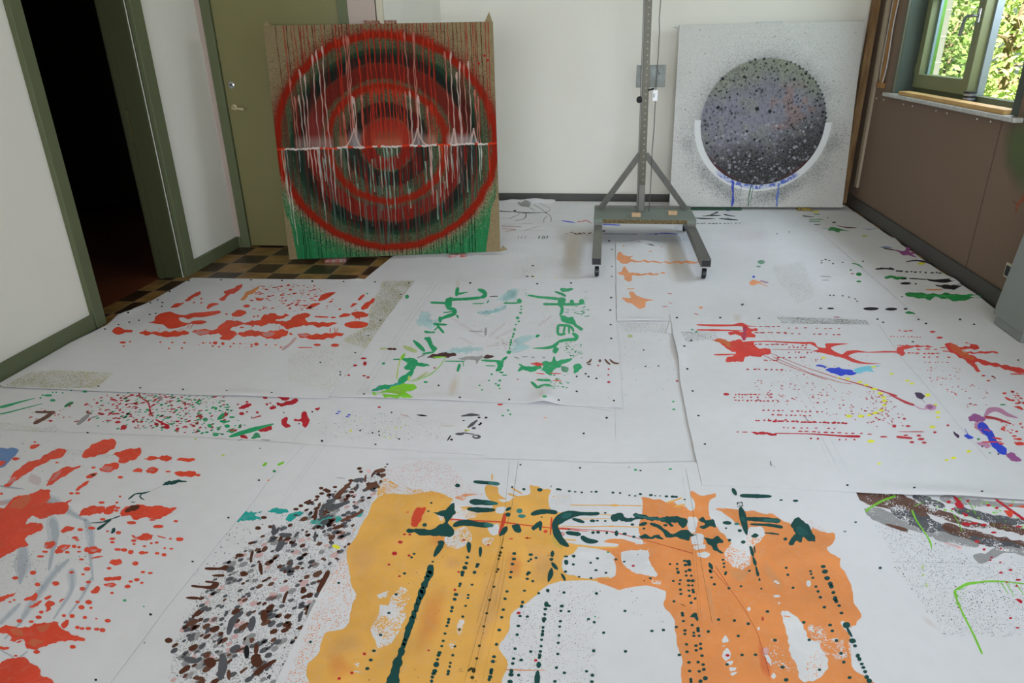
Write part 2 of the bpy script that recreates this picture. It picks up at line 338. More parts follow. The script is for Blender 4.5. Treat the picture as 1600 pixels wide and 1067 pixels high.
# right wall: board joint, plugs, socket
a, b = at(1569, 179, 'x', XR), at(1541, 300, 'x', XR)
MB().box(XR-.0012, XR+.001, a[1]-.0025, a[1]+.0025, .105, a[2]).build('trim_2', mat('board_joint', '#4b3a30', .9), kind=ST)
for i, (px, py) in enumerate(((1412, 163), (1426, 166), (1463, 173), (1480, 177), (1527, 186), (1548, 190), (1370, 154), (1381, 156))):
    p = at(px, py, 'x', XR)
    o = MB().lathe([(.0055, 0), (.0055, .003), (.003, .0045)], 10, Matrix.Translation((XR, p[1], p[2])) @ Matrix.Rotation(-math.pi/2, 4, 'Y')).build('wall_plug', MWHT)
    nm = ['leftmost of the six brighter white plugs in a row under the window sill', 'second white plug from the left in the row under the sill', 'third white plug from the left in the row under the sill', 'fourth white plug from the left in the row under the sill', 'fifth white plug from the left, near the right end of the sill', 'rightmost white plug in the row under the window sill', 'white plug farthest left, beside the hanging chain block', 'white plug just right of the hanging chain block'][i]
    tag(o, nm, 'wall plug', 'white plugs in the brown wall under the window')
p = at(1579, 424, 'x', XR)
sk = thing('wall_socket', (XR, p[1], p[2]), 'cream framed wall socket with black insert above the right skirting', 'socket')
MB().box(XR-.012, XR+.001, p[1]-.042, p[1]+.042, p[2]-.042, p[2]+.042, .004).build('frame', mat('cream_plastic', '#c9c3a6', .5), sk)
ins = MB().box(XR-.016, XR-.008, p[1]-.029, p[1]+.029, p[2]-.03, p[2]+.03, .003).build('insert', mat('anthracite_plastic', '#23262a', .45), sk)
MB().lathe([(.019, 0), (.019, .001), (.016, .001), (.015, -.004)], 20, Matrix.Translation((XR-.0165, p[1], p[2])) @ Matrix.Rotation(-math.pi/2, 4, 'Y')).build('socket_well', MBLK, ins)
# faint paint on the right wall board
def wall_paint(polys):
    V = []; F = []; C = []
    for col, a, pts in polys:
        o = len(V); n = len(pts); q = [at(x, y, 'x', XR-.0009) for x, y in pts]; c = sum(q)/n
        V += [tuple(v) for v in q]+[tuple(v+(c-v)*.55) for v in q]; C += [(*lin(col), 0.)]*n+[(*lin(col), a)]*n
        F += [(o+i, o+(i+1) % n, o+n+(i+1) % n, o+n+i) for i in range(n)]+[tuple(range(o+n, o+2*n))]
    me = bpy.data.meshes.new('paint_splash'); me.from_pydata(V, [], F); at_ = me.color_attributes.new('pigment', 'FLOAT_COLOR', 'POINT')
    at_.data.foreach_set('color', np.array(C, np.float32).reshape(-1)); me.materials.append(PFLAT)
    o = bpy.data.objects.new('paint_splash', me); COL.objects.link(o); o.parent = wall_r; o['kind'] = ST
wall_paint([('#5f7a4a', .55, [(1566, 205), (1580, 182), (1600, 170), (1640, 180), (1650, 300), (1610, 320), (1585, 300), (1565, 260)]), ('#b0603a', .8, [(1578, 312), (1590, 318), (1600, 300), (1606, 296), (1603, 312), (1592, 322), (1588, 336), (1584, 334), (1587, 320)])])
# ------------------------------------------------------------------ window in the right wall
win = MB()
XF = 2.49                                     # inner face of the fixed frame
y0, y1, z0, z1 = W1
win.box(XF, XF+.07, y1-.05, y1, z0, z1).box(XF, XF+.07, y0, y0+.06, z0, z1).box(XF, XF+.07, y0+.06, y1-.05, z0, z0+.075).box(XF, XF+.07, y0+.06, y1-.05, z1-.06, z1)
wn = win.build('window_1', MOL, kind=ST)
rv = MB().box(XR+.001, XF, y1-.004, y1+.001, z0, z1).box(XR-.012, XF, y0-.001, y0+.05, z0+.03, z1).box(XR+.001, XF, y0, y1, z1-.004, z1+.001)
rv.build('window_lining', mat('grey_green_paint', '#454f44', .6), wn)
MB().box(XR-.015, XR+.001, y1-.001, y1+.03, z0+.03, z1).build('window_lining.001', mat('olive_brown_edge', '#5a5844', .5), wn)
# left casement, standing closed
sy0, sy1 = 5.42, y1-.03
sa = MB(); X0, X1 = XF-.03, XF+.045; sz0, sz1 = z0+.075, z1-.03
sa.box(X0, X1, sy1-.085, sy1, sz0, sz1, .004).box(X0, X1, sy0, sy0+.1, sz0, sz1, .004).box(X0, X1, sy0+.1, sy1-.085, sz0, sz0+.1, .004).box(X0, X1, sy0+.1, sy1-.085, sz1-.09, sz1, .004)
sash = sa.build('casement', mat('lit_olive_paint', '#80855f', .55, noise=.05, nscale=5), wn)  # casement olive lightened to stand for light on its room side
MB().box(XF+.01, XF+.016, sy0+.09, sy1-.075, sz0+.09, sz1-.08).build('pane', MGLASS, sash)
MB().box(XF-.004, XF+.03, sy0+.1, sy1-.085, 1.735, 1.75).build('glazing_bar', mat('dark_bar', '#26281f', .5), sash)
MB().box(X1-.014, X1+.03, sy0-.02, sy0-.001, sz0, sz1).build('weather_strip', mat('grey_seal', '#9aa5ac', .35), sash)
MB().box(XF+.022, XF+.04, sy1-.115, sy1-.086, sz0+.1, sz1-.09).build('weather_strip.001', mat('blue_grey_seal', '#8f9ea8', .5), sash)
hp = at(1530, 24, 'x', X0)
hn = MB().box(X0-.008, X0+.001, sy0+.035, sy0+.065, hp[2]-.045, hp[2]+.045, .003).build('handle_plate', MCHR, sash)
hz = hp[2]; hy = sy0+.05
MB().tube([(X0-.005, hy, hz), (X0-.04, hy, hz), (X0-.052, hy+.012, hz-.002), (X0-.055, hy+.06, hz-.005), (X0-.055, hy+.08, hz-.022), (X0-.055, hy+.092, hz-.07), (X0-.055, hy+.104, hz-.125)], [.009, .009, .01, .01, .011, .012, .012], 12).build('handle', mat('grey_metal', '#8a8f92', .3, .8), hn, True)
MB().box(X0-.006, X0+.02, sy1-.006, sy1+.012, 1.2, 1.27, .003).build('hinge', MOL, sash)
# outer reveal strip, its sunlit look put into the green, and the sill
MB().box(XF+.07, XR+.245, y1-.055, y1+.02, z0, z1).box(XF+.07, XR+.245, y0-.02, y0+.02, z0, z1).build('trim_3', mat('sunlit_green', '#6f9f3a', .6), kind=ST)
sl = at(1384, 146, 'x', XR); 
MB().box(XR-.05, XF+.005, y0-.07, y1+.12, z0-.002, z0+.026, .006).build('window_sill', MMARB, kind=ST)
pk = MB().box(XR-.028, XR+.062, 4.60, 6.22, z0+.0265, z0+.054, .003).build('wood_plank', mat('sawn_pine', '#d8b072', .6, noise=.45, nscale=7, stretch=(2, 1.2, 6), col2='#c79a5c'))
tag(pk, 'long pale pine plank lying along the marble window sill', 'plank')
sp = at(1526, 150, 'z', z0+.026)
for k in range(3):
    zz = z0+.0265+k*.026
    o = thing('small_tin', (XR+.105, 5.34, zz), ['bottom of three small dark round tins stacked on the window sill', 'middle of three small dark round tins stacked on the window sill', 'topmost of three small dark round tins stacked on the window sill'][k], 'tin', 'stacked tins on the window sill')
    T = Matrix.Translation((XR+.105, 5.34, zz))
    MB().lathe([(.036, 0), (.038, .003), (.038, .014), (.036, .016)], 24, T).build('body', mat('dull_tin', '#9aa0a4', .15, .4), o, True)
    MB().lathe([(.040, .0162), (.040, .0245), (.038, .0258)], 24, T).build('lid', MBLK, o, True)
# second window, out of the picture to the right, where the room's daylight comes from
y0b, y1b = W2[0], W2[1]
w2 = MB().box(XF, XF+.07, y1b-.06, y1b, z0, z1).box(XF, XF+.07, y0b, y0b+.06, z0, z1).box(XF, XF+.07, y0b, y1b, z0, z0+.07).box(XF, XF+.07, y0b, y1b, z1-.06, z1).box(XF, XF+.07, (y0b+y1b)/2-.04, (y0b+y1b)/2+.04, z0, z1).build('window_2', MOL, kind=ST)
MB().box(XF+.03, XF+.036, y0b+.05, y1b-.05, z0+.06, z1-.05).build('pane', MGLASS, w2)
MB().box(XR-.05, XF+.005, y0b-.07, y1b+.07, z0-.002, z0+.026, .006).build('window_sill.001', MMARB, kind=ST)
# chain guide of a blind
g = at(1376, 133, 'x', XR-.02); tp = at(1399, 0, 'x', XR-.02)
gy = g[1]; 
bg = thing('blind_chain_guide', (XR, gy, g[2]), 'honey wood chain guide with white bead chain hanging left of the window', 'chain guide')
MB().box(XR-.03, XR-.004, gy-.02, gy+.02, g[2]+.02, 2.6, .003).build('rail', MRAIL, bg)
MB().box(XR-.034, XR-.001, gy-.065, gy+.065, g[2]-.022, g[2]+.02, .004).build('end_block', MRAIL, bg)
bead = MB(); zz = g[2]+.02; 
pts = []
for k in range(140): pts.append((gy-.055-.01*math.sin(k*.12)+.03*math.exp(-k/5.), zz+k*.011))
for k in range(140): pts.append((gy+.055+.004*math.sin(k*.1)-.03*math.exp(-k/5.), zz+k*.011))
for y, z in pts: bead.lathe([(.0015, -.005), (.006, -.002), (.006, .002), (.0015, .005)], 6, Matrix.Translation((XR-.02, y, z)))
bead.build('bead_chain', MWHT, bg, True, kind='stuff')
# boards standing in the corner
def corner_board(px0, py0, px1, y, w, th, ztop, material, name, label, cat, zb):
    p = at(px0, py0, 'y', y); x = p[0]
    q = at(px1, 0, 'y', y); dz = (q[0]-x)/(q[2]-p[2])
    bm = MB(); bm.bar((x, y, zb), (x+dz*(ztop-zb), y, ztop), w, th, (0, 1, 0), .002)
    return tag(bm.build(name, material), label, cat)
o = MB().box(2.255, 2.318, 6.975, 7.03, .013, 2.55, .003).build('knotty_board', MBOARD); tag(o, 'tall knotty brown board standing in the back right corner', 'board')
sb = at(1337, 292, 'x', XR-.012)
o = MB().box(XR-.022, XR-.0005, 6.80, 6.865, sb[2], 2.6, .002).build('wall_batten', MBAT); tag(o, 'tall beige batten fixed to the brown wall beside the knotty board', 'batten')
# ------------------------------------------------------------------ garden outside
MB().box(2.7, 30, -12, 40, -.6, -.5).build('ground', mat('garden_ground', '#6f7f45', .95, noise=.3, nscale=3), kind=ST)
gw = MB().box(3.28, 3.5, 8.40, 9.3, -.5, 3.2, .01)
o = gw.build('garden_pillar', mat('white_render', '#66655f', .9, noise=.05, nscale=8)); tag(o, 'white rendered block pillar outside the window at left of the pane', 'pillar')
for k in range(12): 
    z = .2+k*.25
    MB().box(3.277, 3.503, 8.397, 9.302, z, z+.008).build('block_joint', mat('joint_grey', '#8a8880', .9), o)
LEAF = m_leaf(); BARK = mat('bark', '#7d6c52', .9, noise=.3, nscale=12)
def tree(x, y, h, rx, n, label, seed, leaf=.12):
    q = random.Random(seed)
    t = thing('leafy_tree', (x, y, -.5), label, 'tree', 'garden trees seen through the window')
    tr = MB(); tr.tube([(x, y, -.5), (x+.05, y-.05, .3), (x-.05, y, h*.45), (x+.1, y, h*.8)], [.09, .075, .05, .02], 8)
    for k in range(7):
        a = q.uniform(0, 6.28); z = q.uniform(.1, h*.6); l = q.uniform(.5, 1.)*rx
        tr.tube([(x, y, z), (x+math.cos(a)*l*.5, y+math.sin(a)*l*.5, z+.25*l), (x+math.cos(a)*l, y+math.sin(a)*l, z+.3*l)], [.035, .025, .01], 6)
    tr.build('trunk', BARK, t, True)
    vs = []; fs = []
    cl = [(q.gauss(0, .5)*rx, q.gauss(0, .5)*rx, q.uniform(-.1, h)) for _ in range(46)]
    for k in range(n):
        c = q.choice(cl); px = x+c[0]+q.gauss(0, .2); py = y+c[1]+q.gauss(0, .2); pz = c[2]+q.gauss(0, .2)
        u = Vector((q.gauss(0, 1), q.gauss(0, 1), q.gauss(0, .6))).normalized(); w = u.orthogonal().normalized(); w = (w*math.cos(k)+u.cross(w)*math.sin(k))
        l = leaf*q.uniform(.6, 1.3); p = Vector((px, py, pz)); i = len(vs)
        vs += [p, p+u*l*.5+w*l*.22, p+u*l, p+u*l*.5-w*l*.22]; fs.append((i, i+1, i+2, i+3))
    MB().add(vs, fs).build('foliage', LEAF, t)
tree(5.2, 12.2, 2.8, .75, 3400, 'leafy green tree behind the white pillar in the left pane', 3)
tree(5.0, 10.1, 2.8, .7, 3000, 'sunlit leafy tree filling the open right half of the window', 5)
tree(7.6, 16.6, 3.4, 1.6, 2600, 'pale green tree farthest back beyond the other garden trees', 8, .2)
# ------------------------------------------------------------------ paintings
def plane_of(B, yaw, lean):
    e = np.array([math.cos(yaw), math.sin(yaw), 0]); nb = np.array([-e[1], e[0], 0])
    u = np.array([0, 0, 1])*math.cos(lean)+nb*math.sin(lean); n = np.cross(e, u)
    return np.array(B), e, u, n
def Mof(P):
    B, e, u, n = P
    return Matrix(((e[0], u[0], n[0], B[0]), (e[1], u[1], n[1], B[1]), (e[2], u[2], n[2], B[2]), (0, 0, 0, 1)))
def loc(P, px, py):
    q = atp(px, py, P[0], P[3])-P[0]; return float(q@P[1]), float(q@P[2])
def vnoise(N, cx, cy, seed):
    """smooth random field, cx by cy cells"""
    g = np.random.default_rng(seed).random((cy+2, cx+2))
    y = np.linspace(0, cy, N); x = np.linspace(0, cx, N); yi = np.minimum(y.astype(int), cy); xi = np.minimum(x.astype(int), cx)
    fy = (y-yi)[:, None]; fx = (x-xi)[None]; fy = fy*fy*(3-2*fy); fx = fx*fx*(3-2*fx)
    a = g[yi][:, xi]; b = g[yi][:, xi+1]; c = g[yi+1][:, xi]; d = g[yi+1][:, xi+1]
    return (a*(1-fx)+b*fx)*(1-fy)+(c*(1-fx)+d*fx)*fy
def ss(a, b, x):
    t = np.clip((x-a)/(b-a), 0, 1); return t*t*(3-2*t)
class Raster:
    def __init__(s, P, w, h, base, N=620):
        s.P, s.w, s.h, s.N = P, w, h, N
        s.X, s.Y = np.meshgrid(np.linspace(0, w, N), np.linspace(0, h, N))
        s.c = np.ones((N, N, 3))*np.array(lin(base))
        s.rng = np.random.default_rng(5)
    def over(s, a, col):
        a = np.clip(a, 0, 1)[..., None]; s.c = s.c*(1-a)+np.array(lin(col) if isinstance(col, str) else col)*a
    def spray(s, dens, col):
        s.over((s.rng.random(s.X.shape) < dens)*.9, col)
    def drip(s, x, y0, y1, w, col, a=.95, wob=.004, head=0, taper=False):
        """a run of paint from height y0 down to y1"""
        if y0 < y1: y0, y1 = y1, y0
        j0 = max(0, int(y1/s.h*(s.N-1))); j1 = min(s.N-1, int(y0/s.h*(s.N-1)))
        if j1 <= j0: return
        ys = s.Y[j0:j1+1, 0]; ph = s.rng.uniform(0, 6.28, 3)
        xc = x+wob*(np.sin(ys*9+ph[0])+.5*np.sin(ys*31+ph[1])+.3*np.sin(ys*70+ph[2])) + s.rng.uniform(-.02, .02)*(y0-ys)
        wd = w*(1+.3*np.sin(ys*47+ph[1]))
        if head: wd = wd+head*np.exp(-((y0-.03-ys)/.022)**2)
        if taper: wd = wd*np.clip((ys-y1)/(y0-y1)*1.4+.25, .25, 1)
        i0 = max(0, int((x-.08)/s.w*(s.N-1))); i1 = min(s.N, int((x+.08)/s.w*(s.N-1))+2)
        if i1-i0 < 2: return
        d = np.abs(s.X[j0:j1+1, i0:i1]-xc[:, None]); al = np.clip((wd[:, None]/2-d)/.0026+.5, 0, 1)[..., None]*a
        s.c[j0:j1+1, i0:i1] = s.c[j0:j1+1, i0:i1]*(1-al)+np.array(lin(col))*al
    def dot(s, x, y, r, col, a=1., asp=1.):
        k = int(r*1.6/s.w*s.N)+2; i = int(x/s.w*(s.N-1)); j = int(y/s.h*(s.N-1))
        sl = (slice(max(0, j-k), j+k+1), slice(max(0, i-k), i+k+1))
        d = np.hypot(s.X[sl]-x, (s.Y[sl]-y)*asp); al = np.clip((r-d)/.003+.5, 0, 1)[..., None]*a
        s.c[sl] = s.c[sl]*(1-al)+np.array(lin(col))*al
    def build(s, name, parent, gain=1.):
        B, e, u, n = s.P; N = s.N
        co = B+s.X[..., None]*e+s.Y[..., None]*u
        me = bpy.data.meshes.new(name); me.vertices.add(N*N); me.vertices.foreach_set('co', co.reshape(-1).astype(np.float32))
        idx = np.arange(N*N).reshape(N, N); q = np.stack([idx[:-1, :-1], idx[:-1, 1:], idx[1:, 1:], idx[1:, :-1]], -1).reshape(-1).astype(np.int32)
        nf = (N-1)**2; me.loops.add(nf*4); me.polygons.add(nf); me.loops.foreach_set('vertex_index', q)
        me.polygons.foreach_set('loop_start', np.arange(0, nf*4, 4, dtype=np.int32)); me.polygons.foreach_set('loop_total', np.full(nf, 4, dtype=np.int32))
        at_ = me.color_attributes.new('pigment', 'FLOAT_COLOR', 'POINT')
        rgba = np.ones((N*N, 4), np.float32); rgba[:, :3] = np.clip(s.c*gain, 0, .9).reshape(-1, 3); at_.data.foreach_set('color', rgba.reshape(-1))
        me.update(calc_edges=True); me.materials.append(CANVAS)
        o = bpy.data.objects.new(name, me); COL.objects.link(o); o.parent = parent; o.matrix_parent_inverse = Matrix.Translation(-parent.location)
        return o
CANVAS = m_canvas()
def frame_parts(t, P, w, h, edge, blocks, ears, hang, bcol):
    M = Mof(P)
    fr = MB()
    fr.box(0, w, 0, .05, -.036, -.0012, .002, M).box(0, w, h-.05, h, -.036, -.0012, .002, M).box(0, .05, .05, h-.05, -.036, -.0012, .002, M).box(w-.05, w, .05, h-.05, -.036, -.0012, .002, M).box(w/2-.025, w/2+.025, .05, h-.05, -.034, -.006, 0, M)
    fr.box(.05, w-.05, .05, h-.05, -.006, -.0015, 0, M)
    fr.build('stretcher_frame', edge, t)
    hb = MB().box(hang[0], hang[1], h-.03, h+hang[2], -.055, -.037, .002, M).build('hanging_block', bcol, t)
    for (x, y, dx, dy) in ears:
        MB().prism([(x, y, -.004), (x+dx, y+dy*.3, -.004), (x+dx*.5, y+dy, -.004)], (0, 0, -.012)).v
        b = MB(); b.v = []; b.prism([M @ Vector((x, y, -.004)), M @ Vector((x+dx, y+dy*.25, -.006)), M @ Vector((x+dx*.45, y+dy, -.006))], M.to_3x3() @ Vector((0, 0, -.02)))
        b.build('canvas_fold', edge, t)
# ---- the large red and green target
P1 = plane_of((-2.2971, 4.7719, .03), math.radians(11.234), math.radians(8.25)); w1, h1 = 1.5785, 1.61
r = Raster(P1, w1, h1, '#94825f'); X, Y = r.X, r.Y; N = r.N
L_, R_ = loc(P1, 428, 235), loc(P1, 780, 221); T_, B_ = loc(P1, 606, 47), loc(P1, 606, 392)
cx, cy = (L_[0]+R_[0])/2, (T_[1]+B_[1])/2; RX_, RY_ = (R_[0]-L_[0])/2, (T_[1]-B_[1])/2
ly = loc(P1, 603, 229)[1]                       # height of the white line
rng = r.rng
r.c *= (1+.14*(vnoise(N, 300, 300, 1)-.5)+.1*(vnoise(N, 9, 9, 2)-.5))[..., None]
rr = np.hypot((X-cx)/RX_, (Y-cy)/RY_)
wob = .02*(vnoise(N, 18, 18, 3)-.5)+.012*(vnoise(N, 70, 70, 4)-.5); ra = rr+wob
streak = vnoise(N, 150, 3, 6); streak2 = vnoise(N, 240, 6, 7)
low = Y < ly
# green field in the lower corners
lb = .004+.05*ss(.35, 0, Y/h1); rb = w1*(.998-.075*ss(.33, 0, Y/h1))
g = ss(.56, .34, Y/h1-.16*(streak-.5))*(X > lb+.03*(streak-.5))*(X < rb+.05*(vnoise(N, 40, 10, 8)-.5))
r.over(g*.95, '#1d7a48'); r.over(g*.5*ss(.45, .75, streak2), '#2d8f55'); r.over(g*.3*ss(.5, .2, streak), '#14603a')
gs = vnoise(N, 26, 26, 9)
r.spray(np.exp(-np.clip(ra-1, 0, 9)/.09)*.55*(ra > .97)*np.where(low, .8, 1.), '#4a241b')
r.spray(np.exp(-np.clip(ra-1, 0, 9)/.05)*.5*low*(ra > .97), '#b9a98c')
r.over(((ra > .97)*np.exp(-np.clip(ra-1, 0, 9)/.03)*.45), '#8f2318')
r.over(ss(.25, .0, X)*ss(.28, .0, np.abs(Y-ly-.12))*(Y > ly)*.75*(rr > .9), '#7c2a1e')
# ground inside the target
ins = ss(1.0, .985, ra)
r.over(ins*.9, '#4a523a'); r.spray(ins*.42, '#243020'); r.spray(ins*.12, '#7d7c58')
def band(a, b, soft, col, al, cond=1.):
    cov = ss(a-soft, a+soft, ra)*ss(b+soft, b-soft, ra)*cond
    r.over(cov*al*np.where((cov > .75) | (rng.random(X.shape) < cov), 1, .25), col)
band(.71, .845, .02, '#151d18', .97); band(.58, .72, .025, '#6a1811', .9); band(.58, .72, .03, '#8e1f14', .5, low*1.)
band(.24, .39, .025, '#161d18', .95); band(.80, .86, .02, '#26472f', .5)
band(.12, .235, .02, '#8c1d13', .92)
band(-1, .26, .03, '#8c3626', .5, (Y > ly)*1.)
# vertical runs over the rings
ins2 = ss(.97, .95, ra)
r.over(ins2*ss(.6, .8, streak)*.5, '#5c1510'); r.over(ins2*ss(.62, .8, streak2)*.45*low, '#26332b'); r.over(ins2*ss(.7, .85, vnoise(N, 200, 4, 21))*.5*low*(ra > .2), '#5a6e60'); r.over(ins2*ss(.66, .8, vnoise(N, 260, 5, 22))*.55, '#7a1811')
for k in range(150):
    x = cx+rng.uniform(-.75, .75)*RX_; d = abs(x-cx)/RX_
    y0 = ly-rng.uniform(.0, .5)*math.sqrt(max(.02, 1-d*d))*RY_; r.drip(x, y0, y0-rng.uniform(.05, .28), rng.uniform(.004, .009), rng.choice(['#20302a', '#7a1811', '#93a48f', '#52655a', '#2c4a38', '#8e1f14']), .75, .002)
band(.925, 1.0, .028, '#8f1a05', .95); band(.485, .56, .028, '#8f1a05', .9)
r.over(ss(.94, .96, ra)*ss(1., .98, ra)*ss(.3, .7, streak)*.4, '#98220f')
# red runs from the top edge down to the ring
for k in range(62):
    x = .05+(k+rng.uniform(.1, .9))*(w1-.1)/62; d = (x-cx)/RX_
    yb = cy+RY_*math.sqrt(max(0, 1-d*d)) if abs(d) < 1 else rng.uniform(.4, .9)
    if rng.random() < .85: r.drip(x, h1, max(yb-.02, ly+.2) - (rng.uniform(0, .1) if abs(d) > .8 else 0), rng.uniform(.004, .008), rng.choice(['#8f2a1e', '#a33325', '#7c2219', '#5a241c']), .9, .002)
for x in (w1-.035, w1-.055, w1-.145): r.drip(x, h1, h1-rng.uniform(.6, .8), .007, '#9c3324', .85, .001)
for q in ((757, 87), (762, 94), (748, 99)): a = loc(P1, *q); r.dot(a[0], a[1], .009, '#a3241a')
# long runs above the line
white = '#c9aa9c'; pink = '#b8705f'; redo = '#b0301c'
for px, ytop, c in [(467, 108, white), (475, 116, white), (487, 85, white), (494, 78, white), (502, 72, white), (460, 150, pink), (468, 148, white), (452, 122, pink), (524, 58, redo), (529, 60, redo), (536, 55, pink), (540, 55, pink), (543, 56, pink), (556, 52, redo), (560, 90, redo), (570, 45, redo), (576, 46, redo), (583, 46, redo), (593, 45, redo), (601, 46, redo), (611, 44, redo), (620, 45, redo), (626, 45, redo), (632, 50, pink), (645, 50, pink), (647, 50, pink), (660, 60, redo), (669, 58, redo), (676, 60, redo), (696, 80, pink), (704, 80, white), (717, 96, white), (725, 98, pink), (733, 95, white), (714, 112, white), (742, 140, pink), (748, 150, pink)]:
    a = loc(P1, px, ytop); r.drip(a[0], a[1], ly+.005, .006, c, .92, .004, head=.008)
for px, ytop, c in [(550, 150, white), (553, 152, white), (564, 148, pink), (580, 138, redo), (586, 136, redo), (592, 138, redo), (598, 136, redo), (606, 137, redo), (612, 138, redo), (618, 136, redo), (624, 140, redo), (634, 142, pink), (640, 142, white), (651, 148, white), (654, 150, white), (668, 165, pink), (673, 162, redo), (530, 165, redo), (537, 175, pink)]:
    a = loc(P1, px, ytop); r.drip(a[0], a[1], ly+.005, .006, c, .92, .003, head=.009)
def patch(px0, px1, top, col, al, pw=1.):
    a, b = loc(P1, px0, 229)[0], loc(P1, px1, 229)[0]; hh = loc(P1, (px0+px1)/2, top)[1]-ly
    m = ss(a-.02, a+.02, X)*ss(b+.02, b-.02, X)*(Y > ly)*ss(hh, hh*.3, Y-ly)
    r.over(m*al*(.55+.45*streak2), col)
patch(485, 506, 140, '#8a3c38', .6); patch(463, 520, 208, '#a99a90', .5); patch(530, 548, 205, '#b57a62', .6); patch(548, 564, 198, '#8c8a88', .95); patch(577, 632, 190, '#a8432c', .6); patch(585, 628, 212, '#bb6a50', .55)
patch(645, 664, 200, '#8a8480', .9); patch(664, 682, 205, '#c08a74', .6); patch(700, 738, 205, '#bcaea6', .65); patch(733, 746, 212, '#7c8682', .8)
for c0, c1, pk in ((535, 566, 553), (640, 668, 652), (702, 716, 709), (732, 748, 740)):
    for s0 in (c0, c1):
        a = loc(P1, s0, 228)[0]; b = loc(P1, pk, 202); n_ = 26
        for k in range(n_+1): f = k/n_; r.dot(a+(b[0]-a)*f, ly+.004+(b[1]-ly)*f**2.2, .005, white, .85)
# the line itself
la, lbx = loc(P1, 428, 235), loc(P1, 780, 221)
for k in range(900):
    f = k/900; x = la[0]+.02+(lbx[0]-la[0]-.04)*f; y = ly+.003*math.sin(k*.05)+.002*math.sin(k*.31)
    d = abs(x-cx)/RX_; c = '#cf3a1c' if (.9 < d or .44 < d < .55 or .13 < d < .2 or math.sin(k*.11)+math.sin(k*.047) > 1.3) else '#dccabf'
    r.dot(x, y, .004+.0025*abs(math.sin(k*.07)), c, .8)
for px, bot, c in [(430, 245, '#d9b9a6'), (444, 300, '#c93016'), (446, 268, '#c93016'), (470, 268, '#c4cabf'), (483, 262, white), (490, 285, white), (495, 270, white), (500, 276, white), (505, 308, white), (513, 290, '#a8a8a0'), (520, 300, '#b5a79c'), (527, 320, '#c3b3a6'), (535, 262, '#b5a79c'), (547, 282, '#a9b5a9'), (675, 305, white), (679, 318, white), (690, 308, '#d6cdbb'), (699, 305, white), (701, 268, white), (708, 285, '#b7a79e'), (717, 288, '#a99a94'), (723, 302, '#c7a79a'), (738, 272, '#8fa29a'), (750, 282, '#b8b8a4'), (753, 265, '#c2c2b4'), (689, 258, '#d3401c'), (692, 252, '#d3401c'), (766, 300, '#c93016'), (605, 252, '#a9b5a9'), (613, 250, '#a9b5a9'), (622, 247, '#c9c9b9'), (450, 318, '#b9a98c'), (457, 350, '#cfc6b4'), (463, 383, '#cfc6b4'), (508, 328, '#98a79c'), (630, 300, '#5a2a22'), (620, 350, '#93a093'), (608, 352, '#8a988a')]:
    a = loc(P1, px, bot); r.drip(a[0], ly-.002, a[1], .0075, c, .9, .003, taper=True)
for px0, px1, y1_, c in [(452, 462, 300, '#22392d'), (476, 484, 320, '#1f3329'), (548, 560, 262, '#26382f'), (731, 742, 268, '#1e2f28'), (720, 728, 310, '#22302a')]:
    for k in range(5): a = loc(P1, px0+(px1-px0)*k/4, y1_); r.drip(a[0], ly-.004, a[1], .011, c, .7, .002, taper=True)
# dark runs to the bottom edge
for k in range(58):
    x = .1+(k+rng.uniform(.2, .8))*(w1-.28)/58; d = (x-cx)/RX_; yy = cy-RY_*math.sqrt(max(0, 1-d*d))
    r.drip(x, yy+.02, 0 if rng.random() < .8 else yy*.5, rng.uniform(.003, .0065), '#12251b', .9, .0015)
t = thing('target_painting', P1[0], 'large square painting of red and green rings with paint runs, leaning on the olive door', 'painting')
r.build('canvas', t, .78)
M1 = Mof(P1)
frame_parts(t, P1, w1, h1, MLINEN, None, [(0, h1-.005, .05, .035), (w1, h1-.01, -.055, .075), (w1-.005, .0, .06, .04)], (loc(P1, 567, 40)[0], loc(P1, 619, 38)[0], .028), mat('spattered_block_red', '#a08470', .8, noise=.6, nscale=60, col2='#6a241a'))
# ---- the white canvas with a speckled grey disc
P2 = plane_of((.6383, 6.6852, .03), math.radians(1.339), math.radians(7.75)); w2, h2 = 1.567, 1.58
r = Raster(P2, w2, h2, '#cdcac3'); X, Y = r.X, r.Y; rng = r.rng
L_, R_ = loc(P2, 1094, 192), loc(P2, 1291, 186); T_, B_ = loc(P2, 1194, 91), loc(P2, 1190, 289)
cx, cy = (L_[0]+R_[0])/2, (T_[1]+B_[1])/2; RD = ((R_[0]-L_[0])+(T_[1]-B_[1]))/4
dx, dy = (X-cx)/RD, (Y-cy)/RD; rr = np.hypot(dx, dy)
r.c *= (1+.05*(vnoise(N, 200, 200, 31)-.5))[..., None]
th = np.arctan2(dy, dx)
outs = (rr > 1)*1.
r.over(outs*np.exp(-(rr-1)/.10)*.30*(dy > -.1), '#70706e')
cloud = vnoise(N, 14, 14, 32)
r.spray(outs*np.exp(-np.clip(rr-1, 0, 9)/.22)*.34*(.4+cloud), '#6a6a68'); r.spray(outs*.012, '#55544f')
r.spray((rr > 1.1)*np.exp(-((rr-1.22)/.13)**2)*.42*ss(.15, -.35, dy)*(.3+cloud), '#57575a'); r.over((rr > 1.08)*np.exp(-((rr-1.17)/.07)**2)*.25*ss(.1, -.4, dy)*(dx > 0), '#7d7d75')
ins = ss(1.006, .994, rr)
r.over(ins, '#8d8a90')
n1, n2, n3 = vnoise(N, 7, 7, 33), vnoise(N, 22, 22, 34), vnoise(N, 90, 90, 35)
r.over(ins*ss(.35, .75, n1)*.55, '#9a97a4'); r.over(ins*ss(.55, .8, n2)*.5, '#a1a091')
